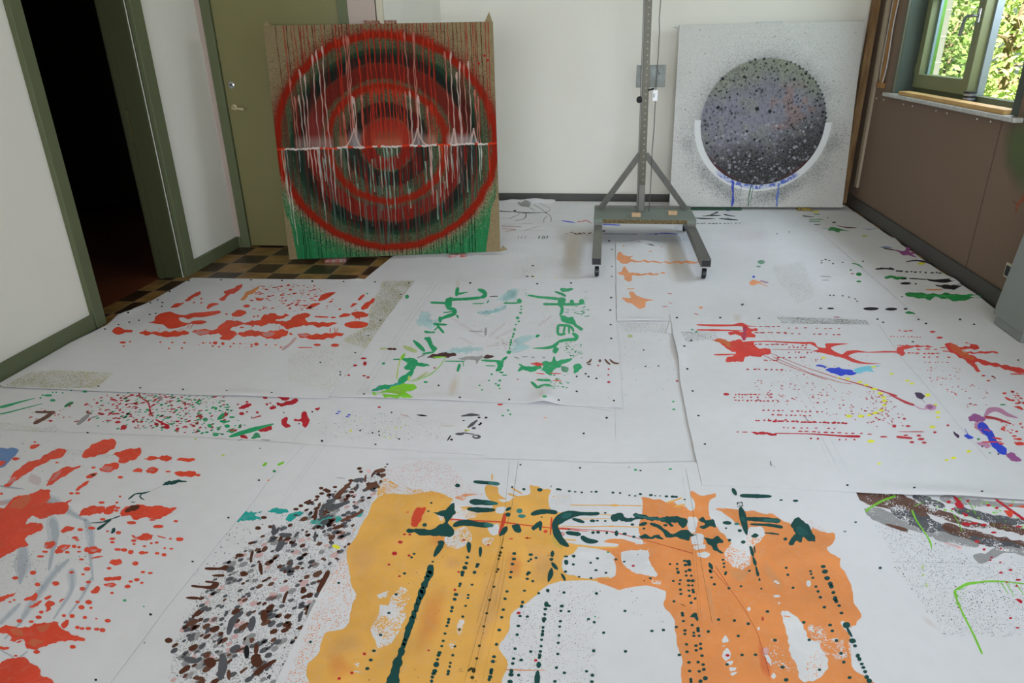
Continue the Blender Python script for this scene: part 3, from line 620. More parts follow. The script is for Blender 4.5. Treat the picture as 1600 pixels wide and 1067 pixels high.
r.over(ins*ss(.55, .95, rr)*ss(.2, .6, dy)*.6, '#9aa07c'); r.over(ins*ss(.5, .3, np.hypot(dx-.45, dy-.2))*ss(.5, .7, n2)*.7, '#a5837f')
dk = ss(.15, -.75, dy-.30*dx*0+(.35)*(-dx)+.35*(n1-.5))
r.over(ins*dk*.93, '#35332f'); r.over(ins*dk*ss(.5, .75, n3)*.5, '#14130f'); r.over(ins*ss(.5, .7, n3)*.3, '#5b585a'); r.spray(ins*.10, '#2b2a29'); r.spray(ins*.06, '#b5b3b3')
r.over(ins*ss(.9, 1., rr)*ss(-.4, -.7, dy)*ss(.2, .6, np.abs(dx))*.7, '#5a1c1c')
r.over(ins*ss(.16, .06, np.hypot(dx-.55, dy+.12))*.5, '#86827f')
r.over(ins*.22, '#302e30')
for k in range(520):
    a = rng.uniform(0, 6.283); q = math.sqrt(rng.random())*.985; x, y = q*math.cos(a), q*math.sin(a)
    if math.hypot(x+.05, y+.05) < .38 and rng.random() < .8: continue
    s_ = rng.uniform(.005, .011)
    r.dot(cx+x*RD, cy+y*RD, s_, rng.choice(['#2c2d2f', '#3b3c3f', '#1d1e1f', '#5d5c60']), rng.uniform(.6, .95))
for k in range(150):
    a = rng.uniform(-2.9, .1); q = math.sqrt(rng.random())*.97; x, y = q*math.cos(a), q*math.sin(a)
    r.dot(cx+x*RD, cy+y*RD, rng.uniform(.007, .0125), rng.choice(['#98969a', '#858388', '#a9a7a8']), rng.uniform(.4, .8))
for px, py, s_ in ((1129, 123, .014), (1183, 170, .018), (1203, 174, .016), (1122, 168, .016), (1163, 120, .013), (1241, 124, .014), (1167, 205, .012), (1179, 218, .012), (1180, 93, .01), (1194, 92, .011), (1229, 100, .011), (1265, 122, .011), (1277, 157, .011), (1259, 115, .012), (1250, 107, .009), (1286, 175, .012), (1281, 165, .01)):
    a = loc(P2, px, py); r.dot(a[0], a[1], s_, '#26272a', .95)
for k in range(26): a = 1.2-k*.075; r.dot(cx+RD*math.cos(a)*1.0, cy+RD*math.sin(a)*1.0, rng.uniform(.006, .011), '#1d1e20', .9)
for k in range(70): r.dot(rng.uniform(.03, w2-.03), rng.uniform(.05, h2-.03), rng.uniform(.0025, .006), '#4e4d49', .8)
cres = (rr > .995)*ss(1.105, 1.085, rr)*(((th < -.0) & (th > -3.16)) | (th > 3.09))
r.over(cres, '#dad8d4')
bl = (rr > .998)*ss(1.065+.02*(n2-.5), 1.05+.02*(n2-.5), rr)*ss(-2.35, -2.15, th)*ss(-.85, -1.0, th)
r.over(bl*.9*ss(.05, .4, n3), '#4059b4'); r.over(bl*ss(.55, .75, vnoise(N, 70, 70, 36))*.8, '#c6cbd6')
for px, py, yb, c, wd in ((1147, 284, 322, '#2f46a8', .02), (1216, 286, 322, '#6478b4', .02), (1171, 290, 322, '#2c5f42', .009), (1174, 290, 322, '#57806a', .006), (1157, 290, 306, '#6a7a80', .005)):
    a, b = loc(P2, px, py), loc(P2, px-(5 if px == 1147 else 0), yb); r.drip((a[0]+b[0])/2, a[1], max(b[1], 0), wd, c, .92, .006, head=.0)
t = thing('disc_painting', P2[0], 'large white square canvas with a speckled grey disc, leaning in the back right corner', 'painting')
r.build('canvas', t)
frame_parts(t, P2, w2, h2, MPRIM, None, [(0, h2-.02, -.05, .02), (w2-.005, h2-.01, .008, .035), (w2-.06, .0, .085, .035)], (loc(P2, 1184, 36)[0], loc(P2, 1226, 35)[0], .018), mat('white_block', '#c4c4c0', .8))
# blocks under the two canvases
def block(P, px0, px1, z0, col, col2, label, name='support_block'):
    a, b = loc(P, px0, 0)[0] if 0 else None, None
    B, e, u, n = P
    qa, qb = atp(px0, 405 if P is P1 else 326, B, n), atp(px1, 405 if P is P1 else 326, B, n)
    sa_, sb_ = float((qa-B)@e), float((qb-B)@e)
    M = Matrix(((e[0], -e[1], 0, B[0]), (e[1], e[0], 0, B[1]), (0, 0, 1, 0), (0, 0, 0, 1)))
    o = MB().box(sa_, sb_, -.03, .075, z0, .0245, .003, M).build(name, mat(label[:12], col, .7, noise=.7, nscale=55, col2=col2))
    return tag(o, label, 'block', 'painted blocks under the leaning canvases')
block(P1, 508, 541, .001, '#8a8f88', '#9a2a1e', 'red and grey spattered block on the tiles under the ring painting')
block(P1, 702, 729, .0042, '#a9aaa4', '#a02c20', 'black edged red and white spattered block on the cloth under the ring painting')
block(P2, 1079, 1158, .0042, '#1f4a30', '#173a26', 'dark green paint-covered block under the left side of the disc canvas')
block(P2, 1246, 1268, .0042, '#b29a42', '#5a5230', 'yellow spattered block under the right side of the disc canvas')

# ------------------------------------------------------------------ the rolling stand
rk = thing('rolling_stand', (.33, 5.65, 0), 'grey steel mast stand on casters with a perforated post and speckled platform', 'stand')
xs0, xs1 = (-.052, .011), (.665, .730); zt = .150; yf, yb_ = 4.552, 5.90
for i, (a, b) in enumerate((xs0, xs1)):
    ft = MB(); e_ = .004
    ft.box(a, b, yf, yb_, zt-.004, zt).box(a, b, yf, yb_, zt-.05, zt-.046).box(a, a+.004, yf, yb_, zt-.046, zt-.004).box(b-.004, b, yf, yb_, zt-.046, zt-.004)
    fo = ft.build('foot_tube', MSTEEL, rk)
    MB().box(a+.004, b-.004, yf+.004, yf+.012, zt-.046, zt-.004).build('tube_plug', MBLK, fo)
    for yw in (yf+.03, yb_-.06):
        xc = (a+b)/2+.004*(1-2*i); wh = thing if 0 else None
        zc = .034
        c = MB().box(xc-.022, xc+.022, yw-.02, yw+.03, zt-.062, zt-.0505, .002)
        c.box(xc-.0185, xc-.0155, yw-.012, yw+.022, .03, zt-.06).box(xc+.0155, xc+.0185, yw-.012, yw+.022, .03, zt-.06)
        cb = c.build('caster', MCHR, rk)
        RYm = Matrix.Translation((xc, yw+.01, .0445)) @ Matrix.Rotation(math.pi/2, 4, 'Y')
        MB().lathe([(.030, -.014), (.036, -.010), (.036, .010), (.030, .014)], 28, RYm).build('wheel', MBLK, cb, True)
        MB().lathe([(.016, -.0145), (.016, .0145)], 18, RYm).build('hub', MCHR, cb, True)
MSPK = mat('speckled_grey_green_board', '#83887c', .7, noise=.8, nscale=130, col2='#68736a')
MSPE = mat('speckled_ochre_edge', '#8a7446', .8, noise=.9, nscale=150, col2='#2c2a22')
pf = MB().box(-.056, .733, 5.446, 5.85, .166, .200, .002).build('platform', MSPK, rk)
MB().box(.013, .663, 5.4445, 5.4465, .1665, .1985).build('front_edge', MSPE, pf)
MB().box(-.056, .733, 5.862, 5.90, zt+.0005, .212, .003).build('rear_crossbar', MSTEEL, rk)
for a, b in ((-.053, .0125), (.664, .731)): MB().box(a, b, 5.449, 5.60, zt+.0005, .1655).build('mounting_shim', MSTEEL, rk)
def post(z): return .322-.019*(z-.2)
ymf = 5.70
lo = MB(); lo.bar((post(.2), ymf+.035, .2), (post(.44)-.0, ymf+.035, .5), .05, .05, (0, 1, 0), .003); lo.build('post_foot', MSTEEL, rk)
ps = MB(); za, zb = .42, 2.3
x0_, x1_ = post(za), post(zb)
for dxo, dyo, ww, tt in ((0, 0, .05, .003), (-.0235, .016, .003, .03), (.0235, .016, .003, .03)):
    ps.bar((x0_+dxo, ymf+dyo, za), (x1_+dxo, ymf+dyo, zb), ww, tt, (0, 1, 0))
MPOST = mat('olive_grey_steel', '#5b584a', .45, .4, noise=.2, nscale=30, stretch=(1, 1, .1))
psto = ps.build('perforated_post', MPOST, rk)
MHOLE = mat('hole_rim', '#8f8d7c', .5, .2)
for k in range(40):
    z = .46+k*.046
    T = Matrix.Translation((post(z)+.004, ymf-.0017, z)) @ RX
    MB().lathe([(.0062, 0), (.0062, .0012), (.004, .0012), (.0035, .0002)], 12, T).build('hole', MHOLE, psto)
MB().bar((post(.2)-.03, ymf+.045, .2), (post(2.3)-.03, ymf+.045, 2.3), .012, .045, (0, 1, 0), .002).build('rear_post', MSTEEL, rk)
for sx, bx in ((-1, -.012), (1, .69)):
    zt_ = .655; b = MB(); b.bar((bx, 5.80, .2), (post(zt_)+sx*.022, ymf+.03, zt_), .045, .026, (0, 1, 0), .002); b.build('brace', MSTEEL, rk)
a, b = at(995, 102, 'y', ymf+.075), at(1038.5, 136, 'y', ymf+.075)
pl = MB().box(a[0], b[0], ymf+.07, ymf+.078, b[2], a[2], .002).build('back_plate', mat('stained_steel_plate', '#6d726e', .45, .6, noise=.5, nscale=12, col2='#575a52'), rk)
for dx_, dz_ in ((.05, -.04), (.06, -.06), (-.06, -.05), (-.07, -.09)):
    MB().lathe([(.007, 0), (.007, .005)], 6, Matrix.Translation(((a[0]+b[0])/2+dx_, ymf+.07, a[2]+dz_)) @ RX).build('bolt', MBLK, pl)
kn = at(1001, 156, 'y', ymf); 
kb = MB().lathe([(.012, 0), (.024, .006), (.026, .02), (.02, .032)], 8, Matrix.Translation((post(kn[2])-.028, ymf+.02, kn[2])) @ Matrix.Rotation(-math.pi/2, 4, 'Y') @ Matrix.Rotation(.4, 4, 'X')).build('clamp_knob', MBLK, rk, True)
k2 = at(1021, 138, 'y', ymf-.01)
MB().tube([(post(k2[2])+.02, ymf-.004, k2[2]-.012), (k2[0]-.002, ymf-.02, k2[2]-.004), (k2[0]+.004, ymf-.022, k2[2]+.002)], [.006, .007, .005], 8).build('clamp_lever', MBLK, rk)
# cable with its inline switch
ym = ymf+.01
cp = [at(px, py, 'y', ym) for px, py in ((1033, -60), (1032.3, 0), (1030, 30), (1030.5, 50), (1028.5, 85), (1025, 136), (1024, 160), (1023, 175), (1022, 200), (1019, 235), (1018, 260), (1016, 300), (1014.5, 318))]
cp.append(np.array([cp[-1][0], cp[-1][1], .204]))
cb = thing('power_cable', cp[-1], 'thin grey cable with white inline switch hanging beside the steel post', 'cable')
cu = []
for i in range(len(cp)-1):
    for f in (0, .5): cu.append(cp[i]*(1-f)+cp[i+1]*f)
cu.append(cp[-1]); MB().tube(cu, .0033, 8).build('cord', MCABLE, cb, True)
sw = at(1023.3, 149.5, 'y', ym-.012)
so = MB().box(sw[0]-.02, sw[0]+.02, sw[1]-.012, sw[1]+.012, sw[2]-.04, sw[2]+.042, .006).build('inline_switch', MWHT, cb)
MB().box(sw[0]-.014, sw[0]-.001, sw[1]-.016, sw[1]-.011, sw[2]-.012, sw[2]+.016, .002).build('rocker', mat('pale_grey_plastic', '#a9a9ab', .4), so)
for nm, (pa, pb, py), lab in (('left', (987, 1001, 339), 'small light wooden block on the stand platform, left of the pair'), ('right', (1044, 1058, 336), 'small light wooden block on the stand platform, right of the pair')):
    a, b = at(pa, py, 'z', .2005), at(pb, py, 'z', .2005)
    o = MB().box(a[0], b[0], a[1]-.0, a[1]+.035, .2005, .230, .002).build('wooden_block', MWOOD); tag(o, lab, 'block', 'wooden blocks on the stand platform')
# grey slab leaning on the right wall
g0, g1 = at(1553, 508, 'z', 0), at(1590, 538, 'z', 0)
gl = thing('grey_panel', (2.19, (g0[1]+g1[1])/2, 0), 'smooth grey slab leaning against the brown right wall beside the socket', 'panel')
la_ = math.radians(5.5)
Mg = Matrix.Translation((2.180, 0, .0125)) @ Matrix.Rotation(la_, 4, 'Y')
ya, ybb = g1[1], g0[1]
MB().box(0, .045, ya, ybb, 0, 1.18, .003, Mg).build('board', MGREY, gl)
MB().box(-.006, -.0005, ya+.0, ybb+.03, .045, 1.18, .002, Mg).build('face_sheet', MGREY, gl)
# ------------------------------------------------------------------ drop cloths on the floor
from mathutils.geometry import tessellate_polygon
PAL = dict(RO='#c6412b', RD='#a51f2b', RS='#c23a33', GR='#1f8e5c', G2='#1d7a3c', LG='#72b52f', LP='#a9bd5a', DG='#163f3c', D2='#2f6e6a', OR='#d99a4c', O2='#cf8149', SA='#dc8a60', BK='#17171b', BR='#4b2a1e', B2='#5a3b2e', PB='#46302f', GY='#4c4c50', G3='#8c8a8a', TL='#1e9088', BL='#2b41b8', CY='#6fbcdc', LB='#a8d6e0', YE='#dccb2a', PU='#8c4a80', PP='#b07a98', DP='#38203f', PK='#d8a6a4', OL='#77712c', OD='#96903f', TN='#c9a878', WH='#dad8d8', BG='#869aab', SB='#56749f', DO='#33331a')
GAIN = 1.42
def pc(c):
    if c == 'WH': return lin('#e0dedf')
    return [min(.88, x*GAIN) for x in lin(PAL[c])]
CL = {}
class Cloth:
    def __init__(s, key, level, label, outline, bumps=()):
        s.key, s.z, s.label, s.bumps = key, 0.0012+.0022*level, label, bumps
        s.out = [(float(p[0]), float(p[1])) if w_ else tuple(at(p[0], p[1], 'z', .0012+.0022*level)[:2]) for *p, w_ in [(tuple(q)+(False,)) if len(q) == 2 else q for q in outline]]
        s.V = []; s.F = []; s.C = []; s.Mi = []; s.layer = 0; CL[key] = s
        s.bw = [(*at(px, py)[:2], rx, ry, a) for px, py, rx, ry, a in bumps]
    def h(s, x, y):
        return sum(a*math.exp(-((x-bx)/rx)**2-((y-by)/ry)**2) for bx, by, rx, ry, a in s.bw)
    def tess(s, o, n, mi):
        if n <= 12:
            s.F.append(tuple(range(o, o+n))); s.Mi.append(mi); return
        for t in tessellate_polygon([[Vector((v[0], v[1], 0)) for v in s.V[o:o+n]]]):
            a, b_, c = (s.V[o+i] for i in t); ar = (b_[0]-a[0])*(c[1]-a[1])-(b_[1]-a[1])*(c[0]-a[0])
            if abs(ar) < 1e-10: continue
            s.F.append((o+t[0], o+t[1], o+t[2]) if ar > 0 else (o+t[0], o+t[2], o+t[1])); s.Mi.append(mi)
    def poly(s, pts, col, alpha=1., mi=1, soft=0., rim=None):
        z = .0004+s.layer*7e-6; o = len(s.V)
        n = len(pts)
        if soft > 0:
            cx = sum(p[0] for p in pts)/n; cy = sum(p[1] for p in pts)/n
            for p in pts: s.V.append((p[0], p[1], s.z+s.h(p[0], p[1])+z)); s.C.append((*(rim or col), 0.))
            for p in pts:
                q = (p[0]+(cx-p[0])*soft, p[1]+(cy-p[1])*soft); s.V.append((*q, s.z+s.h(*q)+z)); s.C.append((*col, alpha))
            for i in range(n): s.F.append((o+i, o+(i+1) % n, o+n+(i+1) % n, o+n+i)); s.Mi.append(mi)
            s.tess(o+n, n, mi)
        else:
            for p in pts: s.V.append((p[0], p[1], s.z+s.h(p[0], p[1])+z)); s.C.append((*col, alpha))
            s.tess(o, n, mi)
    def build(s):
        # cut the outline, add little waves along its rim
        q = random.Random(s.key); pts = []
        n = len(s.out)
        for i in range(n):
            a, b = Vector(s.out[i]), Vector(s.out[(i+1) % n]); l = (b-a).length; k = max(1, int(l/.09)); d = (b-a).normalized() if l > 0 else Vector((1, 0)); nn = Vector((-d.y, d.x))
            for j in range(k):
                p = a+(b-a)*(j/k)
                if j: p = p+nn*q.uniform(-.0018, .0018)
                pts.append((p.x, p.y))
        bm = bmesh.new(); vs = [bm.verts.new((x, y, 0)) for x, y in pts]; bm.faces.new(vs)
        bmesh.ops.triangulate(bm, faces=bm.faces[:])
        for bx, by, rx, ry, a in s.bw:
            for ax, c, rr in ((0, bx, rx), (1, by, ry)):
                st = rr/5.
                for k in range(-12, 13):
                    co_ = [0, 0, 0]; co_[ax] = c+k*st; no_ = [0, 0, 0]; no_[ax] = 1
                    geo = [f for f in bm.faces if any(abs(v.co.x-bx) < rx*2.6 and abs(v.co.y-by) < ry*2.6 for v in f.verts) or True]
                    geo = geo+list({e for f in geo for e in f.edges})+list({v for f in geo for v in f.verts})
                    bmesh.ops.bisect_plane(bm, geom=geo, dist=1e-5, plane_co=co_, plane_no=no_)
        bm.normal_update()
        for f in bm.faces:
            if f.normal.z < 0: f.normal_flip()
        bnd = [e for e in bm.edges if e.is_boundary]
        for v in bm.verts: v.co.z = s.z+s.h(v.co.x, v.co.y)
        ex = bmesh.ops.extrude_edge_only(bm, edges=bnd)
        for g in ex['geom']:
            if isinstance(g, bmesh.types.BMVert): g.co.z -= .0010
        bm.verts.index_update(); base = len(bm.verts)
        V = [tuple(v.co) for v in bm.verts]+s.V; F = [[v.index for v in f.verts] for f in bm.faces]; nb = len(F)
        F += [tuple(i+base for i in f) for f in s.F]; bm.free()
        me = bpy.data.meshes.new('drop_cloth'); me.from_pydata(V, [], F)
        at_ = me.color_attributes.new('pigment', 'FLOAT_COLOR', 'POINT')
        arr = np.ones((len(V), 4), np.float32); arr[base:] = np.array(s.C, np.float32).reshape(-1, 4) if s.C else arr[base:]
        at_.data.foreach_set('color', arr.reshape(-1))
        for m_ in (PAPER, PFLAT, PSPK, PRET): me.materials.append(m_)
        mi = np.zeros(len(F), np.int32); mi[nb:] = s.Mi; me.polygons.foreach_set('material_index', mi)
        # keep every painted face turned up
        me.update(); nz = np.zeros(len(F)*3, np.float32); me.polygons.foreach_get('normal', nz)
        fl = [i for i in range(nb, len(F)) if nz[i*3+2] < 0]
        if fl:
            bm = bmesh.new(); bm.from_mesh(me); bm.faces.ensure_lookup_table(); bmesh.ops.reverse_faces(bm, faces=[bm.faces[i] for i in fl]); bm.to_mesh(me); bm.free()
        o = bpy.data.objects.new('drop_cloth', me); COL.objects.link(o)
        return tag(o, s.label, 'drop cloth', 'paint-spattered cloths covering the floor')
W_ = True
Cloth('S', 1, 'plain strip of cloth with few drips between the green-marked and red-lined cloths', [(950, 480), (1075, 480), (1130, 800), (940, 800)])
Cloth('C', 1, 'widest white cloth at the back, under the rolling stand', [(-1.62, 4.3, W_), (612, 402), (-1.53, 5.4, W_), (-1.535, 6.2, W_), (-.98, 7.02, W_), (2.30, 7.03, W_), (2.30, 5.2, W_), (2.305, 4.1, W_), (-.5, 4.0, W_)], [(700, 398, .5, .12, .004)])
Cloth('C1', 2, 'small rumpled cloth with black scribbles by the back wall', [(-1.25, 7.0, W_), (800, 314), (868, 312), (863, 347), (857, 372), (775, 373), (-1.2, 5.85, W_)], [(800, 316, .10, .05, .022), (836, 316, .13, .07, .035), (862, 315, .06, .05, .012)])
Cloth('G1', 2, 'cloth strip with red and green dots, partly under the large red-stained cloths at left', [(-2.88, 2.9, W_), (-2.88, 2.2, W_), (-1.4, 1.9, W_), (470, 705), (760, 722), (965, 724), (964, 680), (962, 600), (500, 590)])
Cloth('H', 3, 'white cloth spattered with brown and grey blots at lower centre-left', [(410, 705), (470, 694), (600, 702), (760, 712), (760, 790), (700, 900), (640, 1250), (60, 1400), (100, 1067), (260, 900)])
Cloth('J', 2, 'cloth at lower right with smeared black and brown bands and a lime green loop', [(1230, 735), (1660, 760), (2.25, 2.2, W_), (2.25, .55, W_), (.2, .5, W_), (.4, 1.3, W_)])
Cloth('D', 3, 'cloth with salmon orange splashes and dark green stripes between stand and right wall', [(962, 379), (1005, 377), (1080, 376), (1250, 373), (1398, 371), (2.292, 5.55, W_), (2.300, 4.6, W_), (2.300, 4.2, W_), (2.300, 3.55, W_), (2.29, 3.1, W_), (1600, 570), (1300, 540), (1040, 520), (1047, 501), (1000, 501), (964, 501)], [(1005, 380, .07, .10, .018), (1003, 501, .09, .03, .006), (1490, 441, .05, .10, .014), (1520, 463, .06, .16, .012)])
Cloth('B', 4, 'cloth with tall green brush-like marks and pale blue smears at centre', [(648, 438), (800, 436), (960, 433), (963, 500), (968, 560), (973, 637), (910, 634), (850, 631), (740, 627), (640, 623), (590, 622), (470, 617), (520, 545), (585, 470)], [(850, 629, .055, .10, .020), (592, 622, .12, .05, .007), (700, 626, .15, .05, .004)])
Cloth('A', 5, 'cloth with spread-out orange-red stains beside the open doorway', [(300, 434), (440, 436), (575, 436.5), (648, 438), (612, 488), (597, 506), (571, 544), (541, 584), (512, 622), (440, 620), (300, 616.5), (160, 611), (5, 604), (-2.885, 2.70, W_), (-2.888, 3.2, W_), (166, 508), (185, 492), (205, 487), (240, 468)], [(205, 489, .05, .10, .012), (560, 437, .06, .04, .010), (480, 436, .12, .03, .005), (380, 619, .12, .04, .006)])
Cloth('G', 4, 'cloth with the brightest red puddles and blue-grey smears in the lower left corner', [(-2.88, 2.32, W_), (0, 672), (300, 683), (476, 694), (440, 733), (418, 752), (395, 785), (370, 814), (340, 850), (300, 900), (258, 952), (172, 1067), (60, 1260), (-2.3, .55, W_), (-2.88, .9, W_)])
Cloth('I', 4, 'cloth with the large orange wash and dark green strokes at lower centre', [(618, 716), (800, 718), (965, 724), (1085, 722), (1250, 740), (1337, 768), (1358, 812), (1400, 905), (1450, 1015), (1560, 1300), (380, 1300), (430, 1067), (500, 925), (530, 885), (560, 832), (580, 785)])
Cloth('F', 5, 'cloth with crimson dotted lines and a blue blot at right', [(1047, 491), (1200, 494), (1400, 499), (1540, 505), (2.10, 3.62, W_), (2.28, 3.45, W_), (2.28, 2.1, W_), (1600, 781), (1500, 776), (1430, 774), (1345, 769.5), (1235, 762), (1097, 757.5), (1085, 705), (1075, 660), (1062, 590), (1060, 560), (1053, 530)], [(1057, 548, .05, .16, .014), (1480, 776, .2, .04, .008)])

cur = [None, 0, 0, 1.]
CR = dict(K=(800, 200, .2811), L=(1200, 250, .2811), P=(0, 560, .23893), Q=(0, 812, .23893), R=(300, 560, .23893), T=(260, 812, .23893), E=(140, 420, .25299), N6=(450, 420, .25299), N7=(700, 420, .25299), M=(1040, 470, .25299), N=(1260, 470, .23893), U=(580, 720, .23893), V=(460, 812, .23893), W=(800, 720, .23893), X=(760, 812, .23893), Y=(1040, 720, .23893), Z=(1040, 812, .23893), AA=(1260, 740, .23893), BB=(760, 280, .14055))
def on(cloth, crop): cur[0] = CL[cloth]; cur[1:] = CR[crop]; cur[0].layer += 1
def px(x, y): return cur[1]+x*cur[3], cur[2]+y*cur[3]
def wp(x, y):
    p = at(*px(x, y), 'z', cur[0].z); return (p[0], p[1])
def rd(t): return [tuple(float(v) for v in g.split(',')) for g in t.split()]
def smooth(p, k=2):
    if k == 0: return p
    o = []; n = len(p); st = 4 if k > 1 else 3
    for i in range(n):
        a, b_, c, d = p[i-1], p[i], p[(i+1) % n], p[(i+2) % n]
        for j in range(st):
            t = j/st; q = []
            for m_ in (0, 1):
                m1 = (c[m_]-a[m_])*.42; m2 = (d[m_]-b_[m_])*.42; L1 = math.dist(b_, c); s1 = min(1, L1/(math.dist(a, b_)+1e-6)*1.2); s2 = min(1, L1/(math.dist(c, d)+1e-6)*1.2)
                h1_ = 2*t**3-3*t*t+1; h2_ = t**3-2*t*t+t; h3_ = -2*t**3+3*t*t; h4_ = t**3-t*t
                q.append(h1_*b_[m_]+h2_*m1*s1+h3_*c[m_]+h4_*m2*s2)
            o.append(tuple(q))
    return o
def chaikin(p, k=2):
    for _ in range(k):
        o = []
        for i in range(len(p)):
            a, b = p[i], p[(i+1) % len(p)]; o += [(a[0]*.75+b[0]*.25, a[1]*.75+b[1]*.25), (a[0]*.25+b[0]*.75, a[1]*.25+b[1]*.75)]
        p = o
    return p
MI = dict(f=1, s=2, r=3)
def rough(p, amp):
    """give a traced rim the small bays and tongues of wet paint"""
    if amp <= 0: return p
    o = []; n = len(p); L = 0.; f = [(R.uniform(.5, 1.)/w_, R.uniform(0, 6.28), w_) for w_ in (60., 31., 17., 9.)]
    for i in range(n):
        a, c = p[i], p[(i+1) % n]; l = math.dist(a, c); k = max(1, int(l/5.)); dx, dy = (c[0]-a[0])/(l+1e-6), (c[1]-a[1])/(l+1e-6)
        for j in range(k):
            t = L+l*j/k; h = sum(math.sin(6.28*t*q+ph)*w_ for q, ph, w_ in f)/45.*amp
            o.append((a[0]+(c[0]-a[0])*j/k-dy*h, a[1]+(c[1]-a[1])*j/k+dx*h))
        L += l
    return o
def is_simple(p):
    P = np.array(p); Q = np.roll(P, -1, 0); n = len(P); d = Q-P
    def cr(a, b_): return a[..., 0]*b_[..., 1]-a[..., 1]*b_[..., 0]
    s1 = cr(d[:, None], P[None]-P[:, None]); s2 = cr(d[:, None], Q[None]-P[:, None])
    X = (s1*s2 < 0) & ((s1*s2).T < 0)
    i = np.arange(n); X[i, i] = 0; X[i, (i+1) % n] = 0; X[(i+1) % n, i] = 0
    return not X.any()
def outline(q, sm, amp):
    c = q
    for c in (rough(smooth(q, sm), amp), smooth(q, sm), smooth(q, 1), q):
        if is_simple(c): return c
    return c
def b(col, t, a=1., k='f', soft=0., sm=2, amp=2.2):
    for g in t.split('|'):
        cur[0].layer += .2
        q = rd(g); ext = max(max(v[0] for v in q)-min(v[0] for v in q), max(v[1] for v in q)-min(v[1] for v in q))
        cur[0].poly([wp(*p) for p in outline(q, sm, 0 if (soft or sm == 0 or k == 's') else amp*min(1., .35+ext/160))], pc(col), a, MI[k], soft)
def s(col, t, w, a=1., k='f', wob=.12):
    """brush stroke: centre line with width(s), all in crop pixels"""
    for g in t.split('|'):
        p = rd(g); ws = w if isinstance(w, (list, tuple)) else [w]
        if col == 'GR': ws = [v*1.25 for v in ws]
        q = []; 
        for i in range(len(p)-1):
            n = max(1, int(math.dist(p[i], p[i+1])/max(14, ws[0]*.6)))
            for j in range(n): q.append((i+j/n, p[i][0]+(p[i+1][0]-p[i][0])*j/n, p[i][1]+(p[i+1][1]-p[i][1])*j/n))
        q.append((len(p)-1, *p[-1]))
        # smooth the line a little
        for _ in range(2): q = [q[0]]+[(q[i][0], (q[i-1][1]+2*q[i][1]+q[i+1][1])/4, (q[i-1][2]+2*q[i][2]+q[i+1][2])/4) for i in range(1, len(q)-1)]+[q[-1]]
        lp = []; rp = []
        for i, (f, x, y) in enumerate(q):
            t_ = f/(len(p)-1)*(len(ws)-1); i0 = min(int(t_), len(ws)-1); i1 = min(i0+1, len(ws)-1); hw = (ws[i0]+(ws[i1]-ws[i0])*(t_-i0))/2*(1+R.uniform(-wob, wob))
            a0, a1 = q[max(0, i-1)], q[min(len(q)-1, i+1)]; d = Vector((a1[1]-a0[1], a1[2]-a0[2])); d = d.normalized() if d.length > 0 else Vector((1, 0)); nn = Vector((-d.y, d.x))
            end = .7 if i in (0, len(q)-1) else 1.
            lp.append((x+nn.x*hw*end, y+nn.y*hw*end)); rp.append((x-nn.x*hw*end, y-nn.y*hw*end))
            if i == 0: tip = (x-d.x*hw*.6, y-d.y*hw*.6)
            if i == len(q)-1: tail = (x+d.x*hw*.6, y+d.y*hw*.6)
        cur[0].layer += .2
        cur[0].poly([wp(*v) for v in chaikin([tip]+lp+[tail]+rp[::-1], 1)], pc(col), a, MI[k])
def e(col, t, rx=7, ry=5, a=1., jit=.12):
    """drops: x,y[,rx[,ry]] in crop pixels"""
    cur[0].layer += .2
    for g in rd(t):
        x, y = g[:2]; a1 = g[2] if len(g) > 2 else rx; b1 = g[3] if len(g) > 3 else (a1*.72 if len(g) > 2 else ry)
        n = 12 if a1*cur[3] > 3 else 9; ph = R.uniform(0, 6.3)
        cur[0].poly([wp(x+a1*math.cos(6.2832*k/n)*(1+jit*math.sin(2*6.2832*k/n+ph)*.6+R.uniform(-jit, jit)*.4), y+b1*math.sin(6.2832*k/n)*(1+R.uniform(-jit, jit)*.5)) for k in range(n)], pc(col), a)
def inside(p, poly):
    c = False; j = len(poly)-1
    for i in range(len(poly)):
        a, d = poly[i], poly[j]
        if (a[1] > p[1]) != (d[1] > p[1]) and p[0] < (d[0]-a[0])*(p[1]-a[1])/(d[1]-a[1])+a[0]: c = not c
        j = i
    return c
def fld(cols, t, n, r0, r1, a=1., elong=0., ang=None):
    """scattered drops inside an outline, radii in millimetres"""
    poly = [wp(*p) for p in rd(t)]; x0 = min(p[0] for p in poly); x1 = max(p[0] for p in poly); y0 = min(p[1] for p in poly); y1 = max(p[1] for p in poly)
    k = 0; tries = 0; cols = cols.split(); cur[0].layer += .2
    while k < n and tries < n*30:
        tries += 1; p = (R.uniform(x0, x1), R.uniform(y0, y1))
        if not inside(p, poly): continue
        k += 1; rr = (r0+(r1-r0)*R.random()**2)/1000; an = R.uniform(0, 6.28) if ang is None else R.gauss(ang, .35); el = 1+elong*R.random(); m_ = 8 if rr > .003 else 6
        ca, sa = math.cos(an), math.sin(an); pts = []
        for i in range(m_):
            u, v = rr*el*math.cos(6.2832*i/m_), rr*math.sin(6.2832*i/m_)*R.uniform(.85, 1.15); pts.append((p[0]+u*ca-v*sa, p[1]+u*sa+v*ca))
        cur[0].poly(pts, pc(R.choice(cols)), a)
def row(col, x0, x1, y, n, rx=7, ry=4, dy=0.):
    for k in range(n):
        if R.random() < .9: e(col, '%f,%f,%f,%f' % (x0+(x1-x0)*(k+R.uniform(-.25, .25))/max(1, n-1), y+dy*k/n+R.uniform(-2, 2), rx*R.uniform(.6, 1.4), ry*R.uniform(.8, 1.2)))
